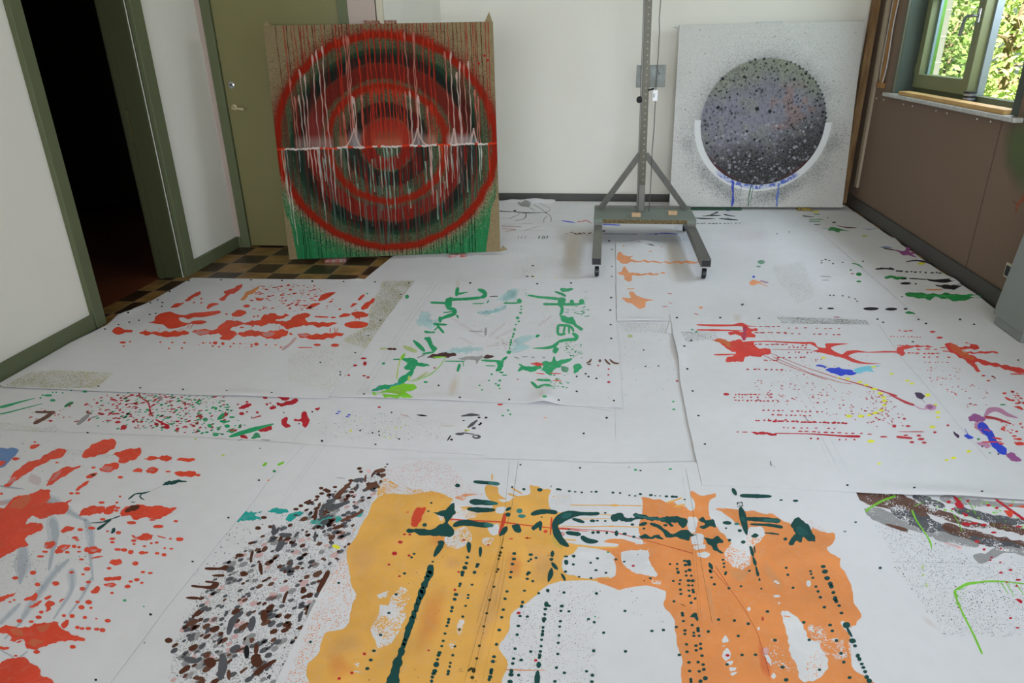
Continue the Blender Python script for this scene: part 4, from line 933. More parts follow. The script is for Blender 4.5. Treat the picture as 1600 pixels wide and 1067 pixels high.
def haze(col, t, w, a):
    w = w if isinstance(w, list) else [w]
    for f, g in ((1.35, .6), (.75, .8)): s(col, t, [v*f for v in w], a*g*.6, wob=.25)
def stain(t, w, a):
    w = w if isinstance(w, list) else [w]
    for g in t.split('|'):
        q = rd(g); (x0, y0), (x1, y1) = q[0], q[-1]; W0 = sum(w)/len(w); d = Vector((x1-x0, y1-y0)); L = d.length; d.normalize(); nn = Vector((-d.y, d.x)); pts = []
        for k in range(18):
            an = 6.2832*k/18; u = math.cos(an)*(L/2+W0*.4); v = math.sin(an)*W0*.75; pts.append(((x0+x1)/2+d.x*u+nn.x*v, (y0+y1)/2+d.y*u+nn.y*v))
        cur[0].layer += .2; cur[0].poly([wp(*v) for v in pts], pc('TN'), a, 1, .75)
# ---- cloth A
on('A', 'N6')
b('OD', '790,72 585,75 560,140 530,190 500,260 500,345 350,430 335,445 480,492 580,345 780,78', .5, 's', sm=0)
b('OL', '785,72 600,78 570,150 510,280 495,350 400,420 480,470 580,340', .45, 's', sm=0)
b('OD', '0,520 330,445 480,492 360,650 250,760 0,690', .13, 's', sm=0)
fld('OL BK DO', '0,520 480,492 260,780 0,690', 90, .8, 2.2); fld('BK DO OL', '780,72 560,80 500,340 350,430 480,490 580,340', 60, .8, 2.2)
on('A', 'P'); b('OD', '20,182 200,90 380,78 740,95 640,190 400,197', .42, 's', sm=0); b('OL', '20,182 200,100 380,95 560,110 560,192 400,195', .28, 's', sm=0); fld('DO OL BK', '20,182 200,90 380,78 700,95 600,190', 60, .8, 2)
on('A', 'E')
b('RO', '137,385 150,368 185,362 215,372 262,380 260,390 225,396 180,404 150,400|362,333 400,322 405,298 440,275 500,265 540,280 590,285 640,272 700,268 800,258 812,270 770,285 700,298 640,300 610,312 580,300 550,305 565,325 610,335 640,322 690,318 725,328 690,342 650,342 620,338 590,352 540,365 490,370 455,345 410,340 385,335')
b('RO', '305,395 330,385 370,388 430,390 520,385 600,385 620,393 590,408 520,420 450,420 400,405 340,410|630,392 680,372 750,378 790,370 805,345 860,318 915,322 950,332 1010,322 1060,310 1075,285 1130,275 1180,290 1220,280 1232,292 1190,305 1150,318 1200,325 1240,315 1260,295 1300,278 1340,275 1365,290 1330,305 1345,325 1440,335 1440,352 1370,345 1330,352 1270,358 1230,370 1190,352 1130,335 1080,350 1020,350 960,345 900,355 870,375 905,395 910,410 870,435 830,442 805,432 820,415 790,402 740,405 690,410 660,400|915,402 950,388 1010,378 1060,390 1120,385 1190,375 1228,385 1215,410 1170,430 1110,432 1050,415 980,418 930,415')
b('PK', '640,392 690,380 740,385 720,402 680,406|1060,398 1100,392 1150,398 1110,418 1070,412', .5)
b('RO', '500,235 525,220 585,205 580,215 540,235 505,245|590,190 630,165 680,135 690,148 650,175 615,198 595,200|800,185 835,160 830,145 870,125 940,97 942,118 910,140 860,165 835,190 805,195|720,238 755,210 795,215 770,230 735,245|875,280 905,258 950,258 970,270 960,285 920,295 885,290')
b('O2', '935,195 960,150 1045,110 1040,130 1000,155 965,180 945,200', .9)
e('RO', '437,452 510,455 585,457 700,458 745,458 775,458,14 823,462,12 890,462 930,462 1000,468 1030,465,14 1090,470 1150,470 1180,485 1000,480 760,478 800,482 870,480 490,492 570,490 205,455,19,7 250,450 210,478 845,280,10,4 1040,292 1015,295 1240,400,10,5 940,362,14,4 1010,352 970,230,22,9 1050,190,22,8 690,185 690,210 645,208')
fld('RO RO RS', '1000,105 1423,95 1423,270 1200,268 980,250 1000,170', 150, 2.5, 11, elong=1.)
fld('RO', '440,455 1200,450 1250,490 700,485', 30, 2, 5)
s('RO', '335,385 350,372|385,385 388,378|425,385 432,365|545,385 575,372|600,372 625,335|620,372 640,340|885,318 885,300|1000,372 1005,345|1170,375 1172,355', 4)
s('PK', '1190,500 1240,465 1275,425', 16, .7)
e('BK', '55,725 313,735 577,744 848,755 1125,765 612,72 813,68 998,68 1188,72 1375,75 372,282 408,275 305,318 245,330 178,345 95,372 240,278 420,192 375,210 450,208 447,232 495,140', 7, 4)
on('A', 'N6')
b('RO', '185,195 210,160 260,145 295,145 270,165 230,190 195,200|110,245 150,215 200,212 170,232 120,250|0,325 50,288 110,275 145,288 100,305 130,340 80,350 30,365 -20,370 -20,330|140,345 180,335 240,330 305,335 270,350 200,362 160,352|318,290 340,275 385,282 370,295 325,300|392,280 420,262 460,268 495,275 490,292 440,305 410,298|450,245 480,210 530,182 535,195 500,235 460,255|430,190 445,170 475,157 470,172 440,195|380,240 400,212 425,215 395,235')
b('RO', '55,405 90,398 150,405 230,400 300,395 348,400 330,412 250,430 180,438 110,430 70,420'); b('PK', '60,405 100,402 130,412 90,420', .5)
e('RO', '422,345,75,22'); s('RO', '165,295 250,299', 9); s('RO', '62,486 150,486', 6); e('RO', '180,470,22,7 290,472,25,10 280,300,18,5 320,250,8 20,405,10,4')
s('RO', '262,365 248,382 262,400|288,362 283,380 292,395|308,365 297,380 300,392|420,300 412,318|445,298 440,318|410,262 425,250', 5)
fld('RO RO RS', '0,95 300,130 300,250 0,265', 70, 3, 12, elong=1.2)
e('RD', '467,553,18,6 475,585,11,13 415,597,12,6 375,657,9,5 470,660,12,4 495,670,10,6'); e('BK', '150,78 343,78 537,80 747,87 323,637 323,655 415,518 496,412 570,318 697,158 200,578', 7, 4); e('GR', '490,153,7,4 735,172,13,12')
# ---- cloth B
on('B', 'N6')
b('LB', '790,320 840,260 870,265 880,310 930,320 900,370 850,360 800,345|950,515 1050,485 1180,480 1200,500 1100,520 960,530|1170,270 1300,250 1340,232 1345,250 1290,270 1200,288|1330,190 1360,140 1420,130 1415,180 1360,200', .38, soft=.65); b('LB', '790,320 840,260 870,265 880,310 930,320 900,370 850,360 800,345|950,515 1050,485 1180,480 1200,500 1100,520 960,530|1170,270 1300,250 1340,232 1345,250 1290,270 1200,288|1330,190 1360,140 1420,130 1415,180 1360,200', .3, sm=1, amp=5)
haze('PK', '1280,430 1400,370|1060,420 1150,470|1000,300 1200,420|760,690 900,640|1230,480 1420,440', 14, .16); stain('1050,650 1010,800', 40, 0.13); stain('1050,70 1045,120', 22, 0.18)
s('LP', '715,480 790,510', 26, .5); s('LP', '570,495 610,490|800,680 860,640', 14, .4)
s('GR', '1048,120 1040,165', 22); s('GR', '1040,158 1110,143', [14, 5]); s('GR', '1005,190 1110,186 1190,178', 14); s('GR', '1190,178 1228,165 1215,140 1175,128', [16, 24, 22, 14])
s('GR', '880,208 985,212', 11); b('GR', '1000,175 1018,180 1015,205 1003,240 978,250 970,215 980,180'); s('GR', '985,245 1040,250 1030,280 970,297 940,312', [14, 18, 20, 15, 12]); s('GR', '960,272 1020,263', 6); s('GR', '938,300 940,325', 22)
s('GR', '900,342 980,345', 11); s('GR', '922,350 962,395', 13); s('GR', '905,380 932,350', 8); s('GR', '845,388 880,395 905,392', [16, 9, 12])
b('GR', '845,425 880,420 885,450 918,490 905,515 890,510 870,470 850,445'); s('GR', '775,443 805,470 843,508', [12, 22, 16]); s('GR', '830,525 900,515', 9)
b('GR', '700,550 760,552 800,560 805,580 870,590 875,605 800,600 775,630 750,625 715,610 735,580 705,560'); s('GR', '650,560 705,558', 6); s('GR', '772,628 740,665 690,695', [20, 28, 36])
b('TL', '515,755 560,725 650,715 690,700 720,705 690,735 620,740 560,755 520,758', .9); b('GR', '515,755 560,725 640,716 600,740 540,756')
b('LG', '518,770 580,765 610,745 680,715 760,710 800,735 755,755 730,765 775,800 740,798 700,800 600,800 575,782 530,785'); b('LP', '620,760 700,735 740,745 680,775', .4)
s('LG', '975,545 940,600 880,655 790,690 755,695', 5); s('LP', '715,528 690,560 680,610 670,680', [16, 8, 6, 9]); b('LG', '700,545 715,522 728,526 708,560'); s('LP', '745,690 750,665', 20)
b('PB', '858,545 900,528 960,518 1020,520 1042,533 1000,545 930,547 880,553'); b('LG', '890,545 940,540 980,543 920,552')
b('G3', '1050,555 1090,543 1160,540 1200,538 1190,560 1165,588 1160,565 1100,562'); b('PB', '1203,548 1230,533 1282,540 1250,550 1210,553'); e('BR', '630,495,19,7 657,496,14,7'); s('G3', '800,550 850,528', 8, .7)
s('G3', '1120,385 1205,388', 6); s('G3', '1222,365 1220,410', 15)
s('GR', '1195,565 1305,570', 11); b('GR', '1290,572 1332,568 1325,600 1310,632 1285,628 1295,600'); s('GR', '970,570 1090,572', 5); s('GR', '1060,590 1048,632', 15); s('GR', '1082,575 1085,602', 6); s('GR', '1140,216 1210,214', 5); s('GR', '1240,195 1230,210', 9); s('BK', '1245,172 1295,169', [4, 7]); s('GR', '1220,598 1280,600', 5)
e('BK', '217,767 470,778 1062,798 930,720 1125,88', 7, 5); fld('BK GR GY PK', '640,80 1420,80 1420,780 600,780', 110, 1., 3.2); e('RD', '905,612,9,4 1310,580,8,4'); e('GR', '1045,290,8 1050,300 850,700,14,6 590,585,10')
on('B', 'N7')
b('LB', '420,425 520,408 545,420 430,465 510,480 500,495 400,522 390,500|300,190 380,130 420,120 410,170 340,200', .38, soft=.65); b('LB', '420,425 520,408 545,420 430,465 510,480 500,495 400,522 390,500|300,190 380,130 420,120 410,170 340,200', .3, sm=1, amp=5); haze('LB', '180,270 280,265 360,225', [14, 26, 16], .5); haze('PK', '330,430 360,500|250,420 350,340|560,350 640,290', 14, .16)
stain('40,660 10,800|580,760 570,830', 34, 0.13)
s('GR', '345,212 430,212', 8); e('GR', '440,200,15,16 452,232 452,250 448,272,9 430,303,12 437,325,8 420,345 412,375,8,9 405,403,8,9 400,420,6,8 390,440,7,8 388,455,10 385,470,6,8 380,490,5,9 376,515,15,12'); s('GR', '364,545 335,565', 14); b('GR', '310,572 345,568 340,595 325,632 297,630 305,600')
e('GR', '270,652,8 320,690,9 312,720,10 320,740,7 295,710 253,690 195,720 210,748 330,640,14,5 350,657,18,4 555,412,13,7 550,420,9,5')
b('GR', '695,125 720,118 775,122 745,140 710,145'); s('GR', '660,142 700,152 725,168', [8, 14, 16]); s('GR', '495,163 560,175 680,185', [9, 12, 14]); b('GR', '680,182 722,178 722,215 700,238 678,220'); s('GR', '590,218 760,220 845,216', [12, 14, 5]); e('GR', '825,202,16,16 765,205,13,16')
s('GR', '705,235 712,262 692,285', [20, 16, 14]); b('GR', '690,285 740,300 775,295 790,340 838,368 825,380 790,360 750,340 700,320'); s('GR', '680,350 720,345 770,360 775,388', 13); s('GR', '680,350 675,410 725,402', 13); s('GR', '722,350 712,408|748,350 748,400', 11); s('GR', '770,400 805,415 798,438 740,437 680,450', [16, 22, 18, 16, 14]); s('GR', '680,455 655,482 600,490 522,491', [20, 16, 12, 3]); b('GR', '660,480 685,490 665,525 645,515 655,490')
b('GR', '580,575 640,570 655,540 668,565 720,560 765,550 740,580 700,590 690,610 650,625 635,665 600,635 575,625 590,600|430,632 450,600 480,605 560,598 580,610 530,635 470,628|775,595 805,585 830,610 800,635 778,645'); b('GR', '700,600 745,610 735,638 700,630', .6); s('GR', '440,590 465,605', 12)
b('RS', '510,580 550,580 595,590 560,600 520,592'); s('RS', '545,645 595,650|630,645 700,648|540,690 560,680|650,690 700,692', 6)
s('GR', '550,685 630,690', 13); s('GR', '515,700 545,725 550,738', 15); s('GR', '550,738 590,720 632,722', 15)
fld('GR GR G2', '690,445 820,460 835,560 780,560 690,480', 55, 3, 6); fld('GR', '725,230 880,230 860,300 730,270', 22, 3, 8, elong=1.5); fld('GR GR G2', '590,640 750,640 740,750 600,740', 26, 3, 8); fld('GR', '480,120 500,170 470,175 460,130', 10, 2, 5); fld('GR BK', '280,430 400,420 400,500 280,500', 22, 2, 4); fld('GR', '840,130 860,135 870,270 835,240', 14, 3, 6); fld('GR BK', '570,260 690,250 690,460 590,460', 24, 2, 3.5)
s('B2', '885,556 885,575 855,582', [8, 16, 10]); e('B2', '872,590,12,5 938,568,8,10'); s('B2', '970,560 975,580 1000,590', 14); s('B2', '1000,560 1020,585 1055,585', [10, 12, 10]); s('G3', '410,545 440,555', 9); s('G3', '455,543 492,543', 8); e('G3', '525,547,11,5 592,548,9,4')
e('RD', '992,620,6,5 990,655,6,5 993,700,11,6 927,598,7,4 430,683,5'); e('BK', '72,798 378,807 684,816 1025,814 138,87 551,92 760,87 1008,178 1002,255 1005,345 1008,430 917,677 795,757 850,648 868,666 795,665', 7, 5); e('GR', '597,812,14,7')
fld('BK GR GY PK', '0,100 900,100 1030,400 1050,820 0,800', 90, 1., 3.)
# ---- cloth C, C1
on('C', 'K'); stain('340,590 325,800', [70, 90], 0.18); stain('900,640 890,860', [90, 70], 0.18); stain('260,600 470,590', 30, 0.11)
s('BL', '275,515 310,520 350,526', [4, 7, 4]); s('RS', '362,522 400,518|395,515 430,512 440,530', 5, .6); fld('BR BK', '300,578 450,585 450,598 300,598', 16, 4, 12, elong=3); s('BL', '500,535 600,540', 7); s('BL', '740,590 860,585 920,590', [2, 6, 4]); s('GY', '505,588 700,590', 4, .7); e('BK', '510,572,10,5 800,590,6 540,628 750,630')
b('OL', '0,660 200,720 420,735 420,760 200,780 0,850', .10, 's', sm=0); fld('YE', '80,815 300,835 300,845 80,830', 8, 4, 9); fld('BK GY', '0,640 420,640 420,860 0,860', 40, 1, 3); e('BK', '115,765,10,3 85,825,9,3 115,825,9,3 555,675 555,770 555,825 330,860', 5, 3)
s('GY', '905,545 940,630', 1.5, .6); haze('BG', '930,545 1030,760', [70, 20], .10)
s('BK', '1055,490 1110,485 1160,486', [2, 9, 4]); s('BK', '1105,482 1145,467', [4, 9]); s('BK', '1180,480 1205,488 1243,491', [9, 7, 3]); s('BK', '1020,500 1060,504 1130,503', [5, 8, 3]); s('BK', '1150,503 1200,507 1255,511', [3, 9, 5]); row('BK', 1010, 1265, 530, 13, 7, 2.4); s('BL', '1195,460 1215,455', 10, .5)
b('PP', '1150,560 1400,480 1400,620 1200,700', .10, 's', sm=0)
on('C', 'L'); s('DO', '195,310 215,316 255,316', [10, 5, 3]); e('YE', '265,287,20,5'); s('G2', '255,300 288,302|228,330 305,330|230,341 290,342', 5); s('BK', '256,358 290,360', 5); s('BK', '228,338 236,345', 4); e('BK', '367,347,12,4 333,320,4', 5, 3)
b('G2', '292,377 340,379 350,373 375,375 410,385 450,396 400,393 395,404 360,393 330,392 340,383'); s('BR', '385,365 430,375 490,377', [3, 6, 4]); s('SB', '530,380 560,390 610,378', 3); e('YE', '535,422,16,4', a=.6); e('BK', '703,433 50,410 118,400', 4, 3); e('RD', '68,444,11,5')
on('C1', 'BB')
s('BK', '120,350 160,357 300,362', [6, 12, 6], .85); e('BK', '315,352,18,10'); s('BK', '300,362 430,375 560,372 640,368 690,388', [5, 12, 5, 4, 5], .85); s('BK', '430,375 452,400 440,425 390,452 310,462', [5, 12, 9, 5, 3], .85); s('BK', '370,378 350,400 260,432', 4, .8); s('GY', '690,385 725,430 715,482|640,482 636,440 680,405', 6, .8); s('GY', '530,285 600,325 690,390|712,330 705,352 650,372', 5, .7); s('GY', '600,270 710,325', 3, .7); b('G3', '340,265 490,262 468,310 380,295', .8); s('GY', '470,310 540,350', 5, .7)
s('PK', '160,520 390,530|170,545 330,560|210,580 320,560', 12, .55); s('RD', '410,572 480,555 600,520', 4, .5); s('GY', '160,430 300,440|180,500 520,495|300,570 680,570|520,395 600,370', 3, .4); b('PP', '400,450 600,430 640,500 380,500', .12, 's', sm=0)
for x in (350, 385, 425, 580, 620, 640, 670): s('DG' if x > 450 else 'GY', '%d,660 %d,630' % (x, x+12), 12 if x > 450 else 7)
# ---- cloth D
on('D', 'K')
b('SA', '583,715 585,698 600,692 620,702 650,715 675,712 658,730 700,738 740,735 850,745 960,738 1045,745 1045,752 950,752 870,752 800,748 740,745 680,745 640,750 610,755 590,735|583,803 610,795 625,770 640,785 660,805 760,808 855,805 850,810 760,818 670,822 665,848 625,845 622,825 600,812|610,942 660,945 650,912 675,910 690,930 740,948 790,957 745,965 740,995 710,1005 685,990 665,975 640,970|1320,860 1340,842 1365,850 1385,862 1350,872 1322,872', sm=1)
s('SA', '1375,862 1423,880', [6, 3]); s('O2', '640,895 680,893', 6); s('RS', '835,993 865,992|865,918 890,922|870,970 890,975|1010,1030 1040,1040', 4, .7); e('SA', '1050,998,12,6 620,655,6 830,660,8,2 770,685,10,3'); e('BL', '1343,827,8,6'); s('PP', '1380,850 1423,860', 9, .5); e('GR', '1385,745,20,12 1370,770,14,5 528,874,10,4', a=.5); s('GY', '700,640 790,655', 6, .6); stain('890,640 890,840', [70, 60], 0.12)
fld('BK GY', '600,650 1423,650 1423,1000 600,1030', 40, 1.2, 3.2); b('PP', '1130,620 1423,560 1423,760 1180,800', .10, 's', sm=0)
on('D', 'L')
s('SB', '620,486 650,482 690,487', [3, 8, 4]); s('DP', '642,490 700,500', 7); s('PU', '700,500 760,515 825,540', [5, 13, 6]); b('PU', '725,515 760,505 770,482 790,490 785,510 822,512 800,525 760,528'); s('DP', '765,567 810,557 860,562 910,578', [4, 8, 10, 6]); e('YE', '853,576,21,7'); e('YE', '905,562,10,4')
s('BK', '598,606 660,602 700,608', [8, 8, 12]); s('BK', '675,597 700,606', 6); row('BK', 715, 960, 617, 10, 9, 4, 12)
b('G2', '650,645 700,645 765,652 770,662 720,662 652,655'); s('BK', '740,660 770,660', 8); s('BK', '785,658 880,664', 6); b('BK', '880,660 920,665 1040,670 1050,680 990,684 930,678 890,670'); e('BK', '765,686,30,7 821,688,6,5'); b('BK', '930,692 1000,697 1080,695 1060,712 1040,725 980,712 940,705'); s('O2', '875,720 925,722 970,720', [4, 8, 4])
b('G2', '762,745 790,735 860,740 940,745 1010,740 1060,752 1120,755 1185,762 1180,770 1120,775 1070,785 1030,782 1000,775 950,765 920,765 895,778 860,770 780,760'); b('WH', '850,750 885,752 870,758|920,755 965,757 945,762')
e('BK', '573,827,46,9 685,829,35,8 348,825,20,5 293,825,10,3 765,828,12,5'); b('G2', '762,848 785,842 820,855 790,858')
s('G2', '468,575 500,578 525,597', 6); e('G2', '505,635,16,10 460,612,8,4 505,675,15,5'); e('RD', '468,632,9,3'); e('BK', '300,560,6,3 320,553 340,558 297,572 362,576 415,569 528,563 630,600 345,752 365,752 415,755 450,762 485,772 495,785 745,760', 6, 3)
b('OL', '20,590 200,560 260,760 160,800 60,680', .16, 's', sm=0); b('GY', '30,600 180,590 230,740 150,770', .10, 's', sm=0); s('GY', '290,645 350,650|300,668 340,668', 4, .5); e('YE', '540,422,14,4', a=.5)
fld('BK GY', '0,400 560,430 900,900 0,880', 60, 1., 2.6)
# ---- cloth F
on('F', 'L'); b('DO', '48,872 380,881 540,890 568,915 430,912 75,908', .46, 's', sm=0); e('BK', '608,885 640,902 877,909 1068,885 1145,913 805,1010', 7, 4); s('PP', '365,872 400,874', 8, .8)
on('F', 'M')
b('DO', '90,190 310,190 320,230 130,260', .22, 's', sm=0)
s('RS', '192,148 300,152 420,152 470,142 492,152', [8, 14, 10, 22, 24]); s('RS', '490,155 565,158', [8, 3]); s('RS', '192,180 330,181 480,185', [9, 12, 4])
b('RS', '385,195 430,185 480,190 478,150 500,145 510,168 560,170 565,185 530,195 555,215 550,228 500,225 490,245 475,245 465,215 400,208|280,242 340,235 400,248 460,240 480,250 540,250 545,270 570,290 640,298 650,330 600,335 580,345 490,345 480,370 460,378 380,375 370,365 385,345 430,335 435,315 400,312 370,290 340,260'); b('O2', '285,243 340,238 400,255 390,290 345,258', .5)
b('PU', '478,165 498,165 495,240 476,240', .3)
s('RS', '298,333 340,333 440,330', [8, 12, 5]); s('RS', '500,253 640,250 780,258 885,262', [6, 7, 9, 14])
b('RS', '870,255 920,258 940,285 990,290 985,265 1050,262 1130,265 1060,275 1020,290 1040,310 1090,330 1120,310 1180,305 1240,315 1330,312 1430,310 1430,318 1330,320 1240,320 1180,320 1130,340 1190,370 1240,382 1335,388 1230,390 1160,380 1100,355 1020,335 960,320 905,310 945,300 920,280')
s('RD', '600,335 700,380 830,430 1000,490|660,345 900,450 1080,505 1150,515|660,300 780,302 900,302', 3); s('RD', '640,320 860,410 1040,470 1250,530 1430,588', [2.5, 3, 4, 7, 9])
b('RD', '520,812 560,808 640,815 685,818 680,832 620,828 560,822'); s('RD', '680,818 900,822 1090,835 1200,838', [6, 6, 12, 16]); e('RD', '445,810,7,4 490,811,18,3 375,577,19,8 575,740 610,738 560,740')
s('BL', '930,400 975,400 990,412', [10, 12, 16]); b('BL', '990,425 1040,412 1100,420 1150,430 1180,445 1140,462 1100,455 1080,468 1050,450 1005,440'); b('CY', '1160,425 1230,405 1330,400 1270,420 1290,440 1240,435 1190,450', .85)
e('YE', '975,352,15,5 1125,482,17,6 1200,503,18,6 1240,520,18,6 1288,545,22,7 1325,572,18,8 1347,597,16,8 1352,618,16,9 1350,645,14,7 1332,676,18,8 1297,693,20,8 1258,706,14,7 1133,712,21,9 1207,713,20,9 1270,868,22,8 1395,450,15,4 1070,475,10,4 1285,408,16,5 1320,1007,12,3')
row('RD', 590, 750, 159, 7, 12, 3); row('RD', 770, 1070, 167, 8, 9, 3, 6); row('RD', 560, 730, 196, 6, 15, 3); row('RD', 740, 1075, 203, 9, 10, 3, 6); row('RD', 560, 780, 269, 8, 12, 3); row('RD', 790, 870, 275, 4); row('RD', 760, 870, 288, 5); row('RD', 760, 940, 318, 6)
row('RD', 435, 545, 579, 7, 7, 4); row('RD', 560, 655, 578, 5, 9, 4); row('RD', 420, 650, 596, 9, 6, 4); row('RD', 405, 660, 614, 11, 7, 4, 6); row('RD', 545, 960, 674, 15, 8, 4, 14); row('RD', 580, 890, 702, 12, 9, 4, 8); row('RD', 635, 1050, 732, 8, 8, 4, 20); row('RD', 640, 1120, 742, 18, 14, 5, 16); row('RD', 720, 1040, 782, 9, 8, 4, 8); row('RD', 830, 1250, 806, 11, 12, 4, 18); row('RD', 905, 1165, 852, 7, 7, 5, 8); row('RD', 510, 720, 422, 7, 10, 4, 4); row('RD', 610, 690, 368, 5); row('RD', 700, 860, 350, 6, 9, 4)
fld('RD', '540,480 1050,520 1060,720 560,650 560,560', 95, 2.6, 5.4); fld('RD', '650,380 1000,360 1040,480 700,470', 30, 2.4, 4.6); fld('RD', '1050,560 1330,560 1423,780 1080,730', 60, 2.6, 6); fld('RD', '860,300 1300,330 1180,420 880,400', 24, 2.5, 5)
e('BK', '475,22 337,104 578,108 70,104 134,422 167,557 203,709 243,885 115,287 158,245', 8, 5); e('GR', '165,178,9,4 190,192,11,5'); s('BK', '860,712 878,742', 3); s('DG', '648,990 652,1022', 5); s('GY', '655,1010 680,1030', 2, .6)
stain('430,90 450,120', 40, 0.18)
on('F', 'N')
s('RS', '495,331 600,336', 8); s('RS', '590,291 640,293', 5); b('RS', '590,335 600,305 640,292 740,292 825,297 825,304 740,302 670,310 640,325 642,350 620,360 600,348')
b('RS', '905,285 940,272 965,285 1000,300 1060,300 1070,285 1035,272 1070,278 1110,290 1135,308 1125,318 1060,315 1010,320 1030,335 1100,335 1200,330 1270,338 1200,343 1100,345 1060,345 1110,370 1180,395 1270,415 1440,450 1440,480 1340,460 1240,430 1160,420 1120,400 1100,410 1140,460 1110,460 1080,425 1030,385 960,345 925,320')
b('O2', '940,275 1000,305 1060,345 1100,385 1050,380 980,340 940,300', .35); s('RS', '890,328 940,332|875,308 915,305|1335,478 1423,480', 7)
e('RS', '825,203,19,6 871,241,21,7'); row('RS', 615, 690, 196, 3, 14, 4); row('RS', 558, 745, 233, 11, 6, 3, 5); row('RS', 770, 860, 345, 4, 12, 4); row('RS', 640, 720, 342, 4, 12, 4); row('RS', 760, 920, 368, 4, 9, 4); row('RS', 780, 920, 402, 6, 7, 3); row('RS', 720, 860, 318, 3, 14, 4)
s('RD', '540,610 600,640 650,665 705,683', [8, 11, 16, 14]); s('PP', '710,685 740,707 770,712 800,702', 7); b('PP', '775,690 800,672 840,685 847,705 820,718 790,710'); b('PU', '790,690 815,680 830,700 805,708', .5)
b('DP', '710,602 750,605 778,625 755,645 725,630'); s('DP', '755,645 775,668', 3, .6)
b('PU', '1060,765 1085,742 1130,745 1170,770 1165,790 1120,795 1070,785', .85); s('PP', '1165,762 1190,715 1230,706 1270,715 1310,745 1380,766', [20, 34, 34, 30, 24, 8], .9); s('RD', '1170,760 1240,770 1340,805', [22, 18, 8], .75); b('PP', '1100,800 1145,790 1185,812 1190,870 1150,870 1110,835', .9)
b('BL', '1115,815 1150,795 1180,812 1222,870 1260,930 1310,970 1310,1005 1270,1000 1220,960 1190,905 1150,860', .9); b('PP', '1115,930 1160,920 1210,950 1180,962 1130,945', .9); b('PU', '1305,1005 1340,990 1405,1040 1380,1055 1325,1035', .85)
b('BL', '1030,885 1050,870 1092,895 1060,903'); s('BL', '1035,835 1062,882', 4); s('RS', '1150,925 1275,922', 8); s('RS', '1220,895 1278,905', 10); row('RS', 1110, 1200, 830, 4, 10, 4, 30)
b('DP', '955,855 1005,885 990,897'); s('RD', '600,857 765,857', [3, 7]); s('RD', '590,890 690,899', 15); e('RD', '735,882,16,7 750,905,22,8 690,925,16,7 770,928,16,7 840,860,11,7 640,772,10 665,820,16,6 575,820,14,10 505,890,24,5 925,815,9 650,880,16,5')
b('RS', '1300,630 1330,640 1365,650 1330,656 1305,642|1355,690 1390,690 1420,712 1380,706'); e('RS', '1380,671,20,5 1390,905,20,8 1395,935,33,12 1295,605,15,6 1190,523,12,5 1157,490,14,5 1265,905,12,5 1400,805,9 1375,855,12,6 1285,840,14,8 1360,885,16,5 1275,935,20,6')
e('YE', '555,478,15,5 660,523,15,6 690,541,15,6 793,617,19,11 845,680,12,6 860,730,17,8 860,762,15,6 823,825,19,9 1062,985,16,9 963,1028,17,8 918,1042,14,6 420,918,22,9 475,1065,12,6'); e('GR', '1125,905,12,7 1285,680,20,5 1200,995,10,4', a=.6); e('BK', '1385,388 785,148 1097,154 1150,953 1255,1003 1005,122 465,120 733,122', 7, 5)
fld('RS RD', '720,420 1000,440 1100,600 1060,720 900,600 760,480', 46, 2.4, 5); fld('RS RD', '1170,470 1300,560 1423,700 1423,640 1240,500', 26, 3, 8); fld('RS', '1250,780 1423,780 1423,960 1290,900', 16, 4, 8); fld('RD', '420,600 620,640 640,840 420,820', 46, 3, 6); fld('RD', '1030,540 1200,560 1200,700 1040,700', 14, 3, 6)
# ---- cloth G1
on('G1', 'P')
s('GR', '0,320 60,306 120,288 230,260', [13, 14, 9, 4]); s('GR', '0,364 70,350 130,333 280,296', [8, 7, 6, 3]); e('GR', '315,242,26,8 345,274,19,9 555,218,15,7 265,258,8 280,240,8 345,222 368,222 410,225 465,210'); s('GR', '425,315 445,298 475,288', 16, .8)
s('B2', '230,350 290,352 358,350', 15); s('B2', '345,355 285,395 222,425', 24); s('B2', '565,355 600,360', 12, .7); s('G3', '580,370 545,400 508,430', 26, .7); s('G3', '580,395 640,375', 8, .5); s('PB', '1035,255 1060,270', 22, .4); s('DO', '430,310 480,290', 8, .5)
b('OD', '0,415 120,430 240,450 360,440 330,520 180,540 0,540', .16, 's', sm=0); b('BK', '250,480 360,430 380,470 300,530', .16, 's', sm=0); e('YE', '185,510,26,12', a=.35)
fld('RD RD RD GR', '560,300 640,250 880,220 1100,215 1310,260 1320,460 1250,490 1000,470 780,460 580,440', 270, 3.4, 8, elong=.9); fld('GR GR RD', '900,250 1320,240 1320,480 900,470', 90, 3, 8, elong=.9); fld('RD', '160,330 560,290 560,420 180,420', 22, 3, 7)
s('RD', '905,215 920,260 965,280 985,320 975,345 1000,380', [9, 7, 9, 8, 12, 8]); s('RD', '1020,400 1060,425 1105,440', 12); e('RD', '810,450,20,16 1090,450,18,12 755,362,32,4 770,418,22,7 740,270,20,6 330,408,14,7'); e('BK', '643,183 917,192 1198,203 573,485 875,507 1190,527 680,500 1058,567', 8, 5)
on('G1', 'R')
b('RD', '305,325 330,305 385,295 390,310 345,325 315,333|465,250 490,252 492,262 468,264|560,250 630,250 635,265 600,278 575,265|555,290 600,290 650,270 690,265 697,280 660,300 590,312 555,308|510,320 550,312 545,330 515,335|582,400 620,385 628,395 622,420 643,445 615,455 595,440|668,400 710,395 715,360 740,350 757,375 770,410 740,450 718,440 720,415 675,408|805,330 840,318 825,340|420,470 520,440 525,465 450,480|315,505 345,500 365,525 325,520'); e('RD', '325,361,17,10 427,353,10,7 490,300,9,8 512,293,6,5 530,308,6 360,285,11,6 300,300,9,4 360,350 55,380,12 130,450,12'); s('RD', '388,395 420,383 450,376', [4, 6, 12])
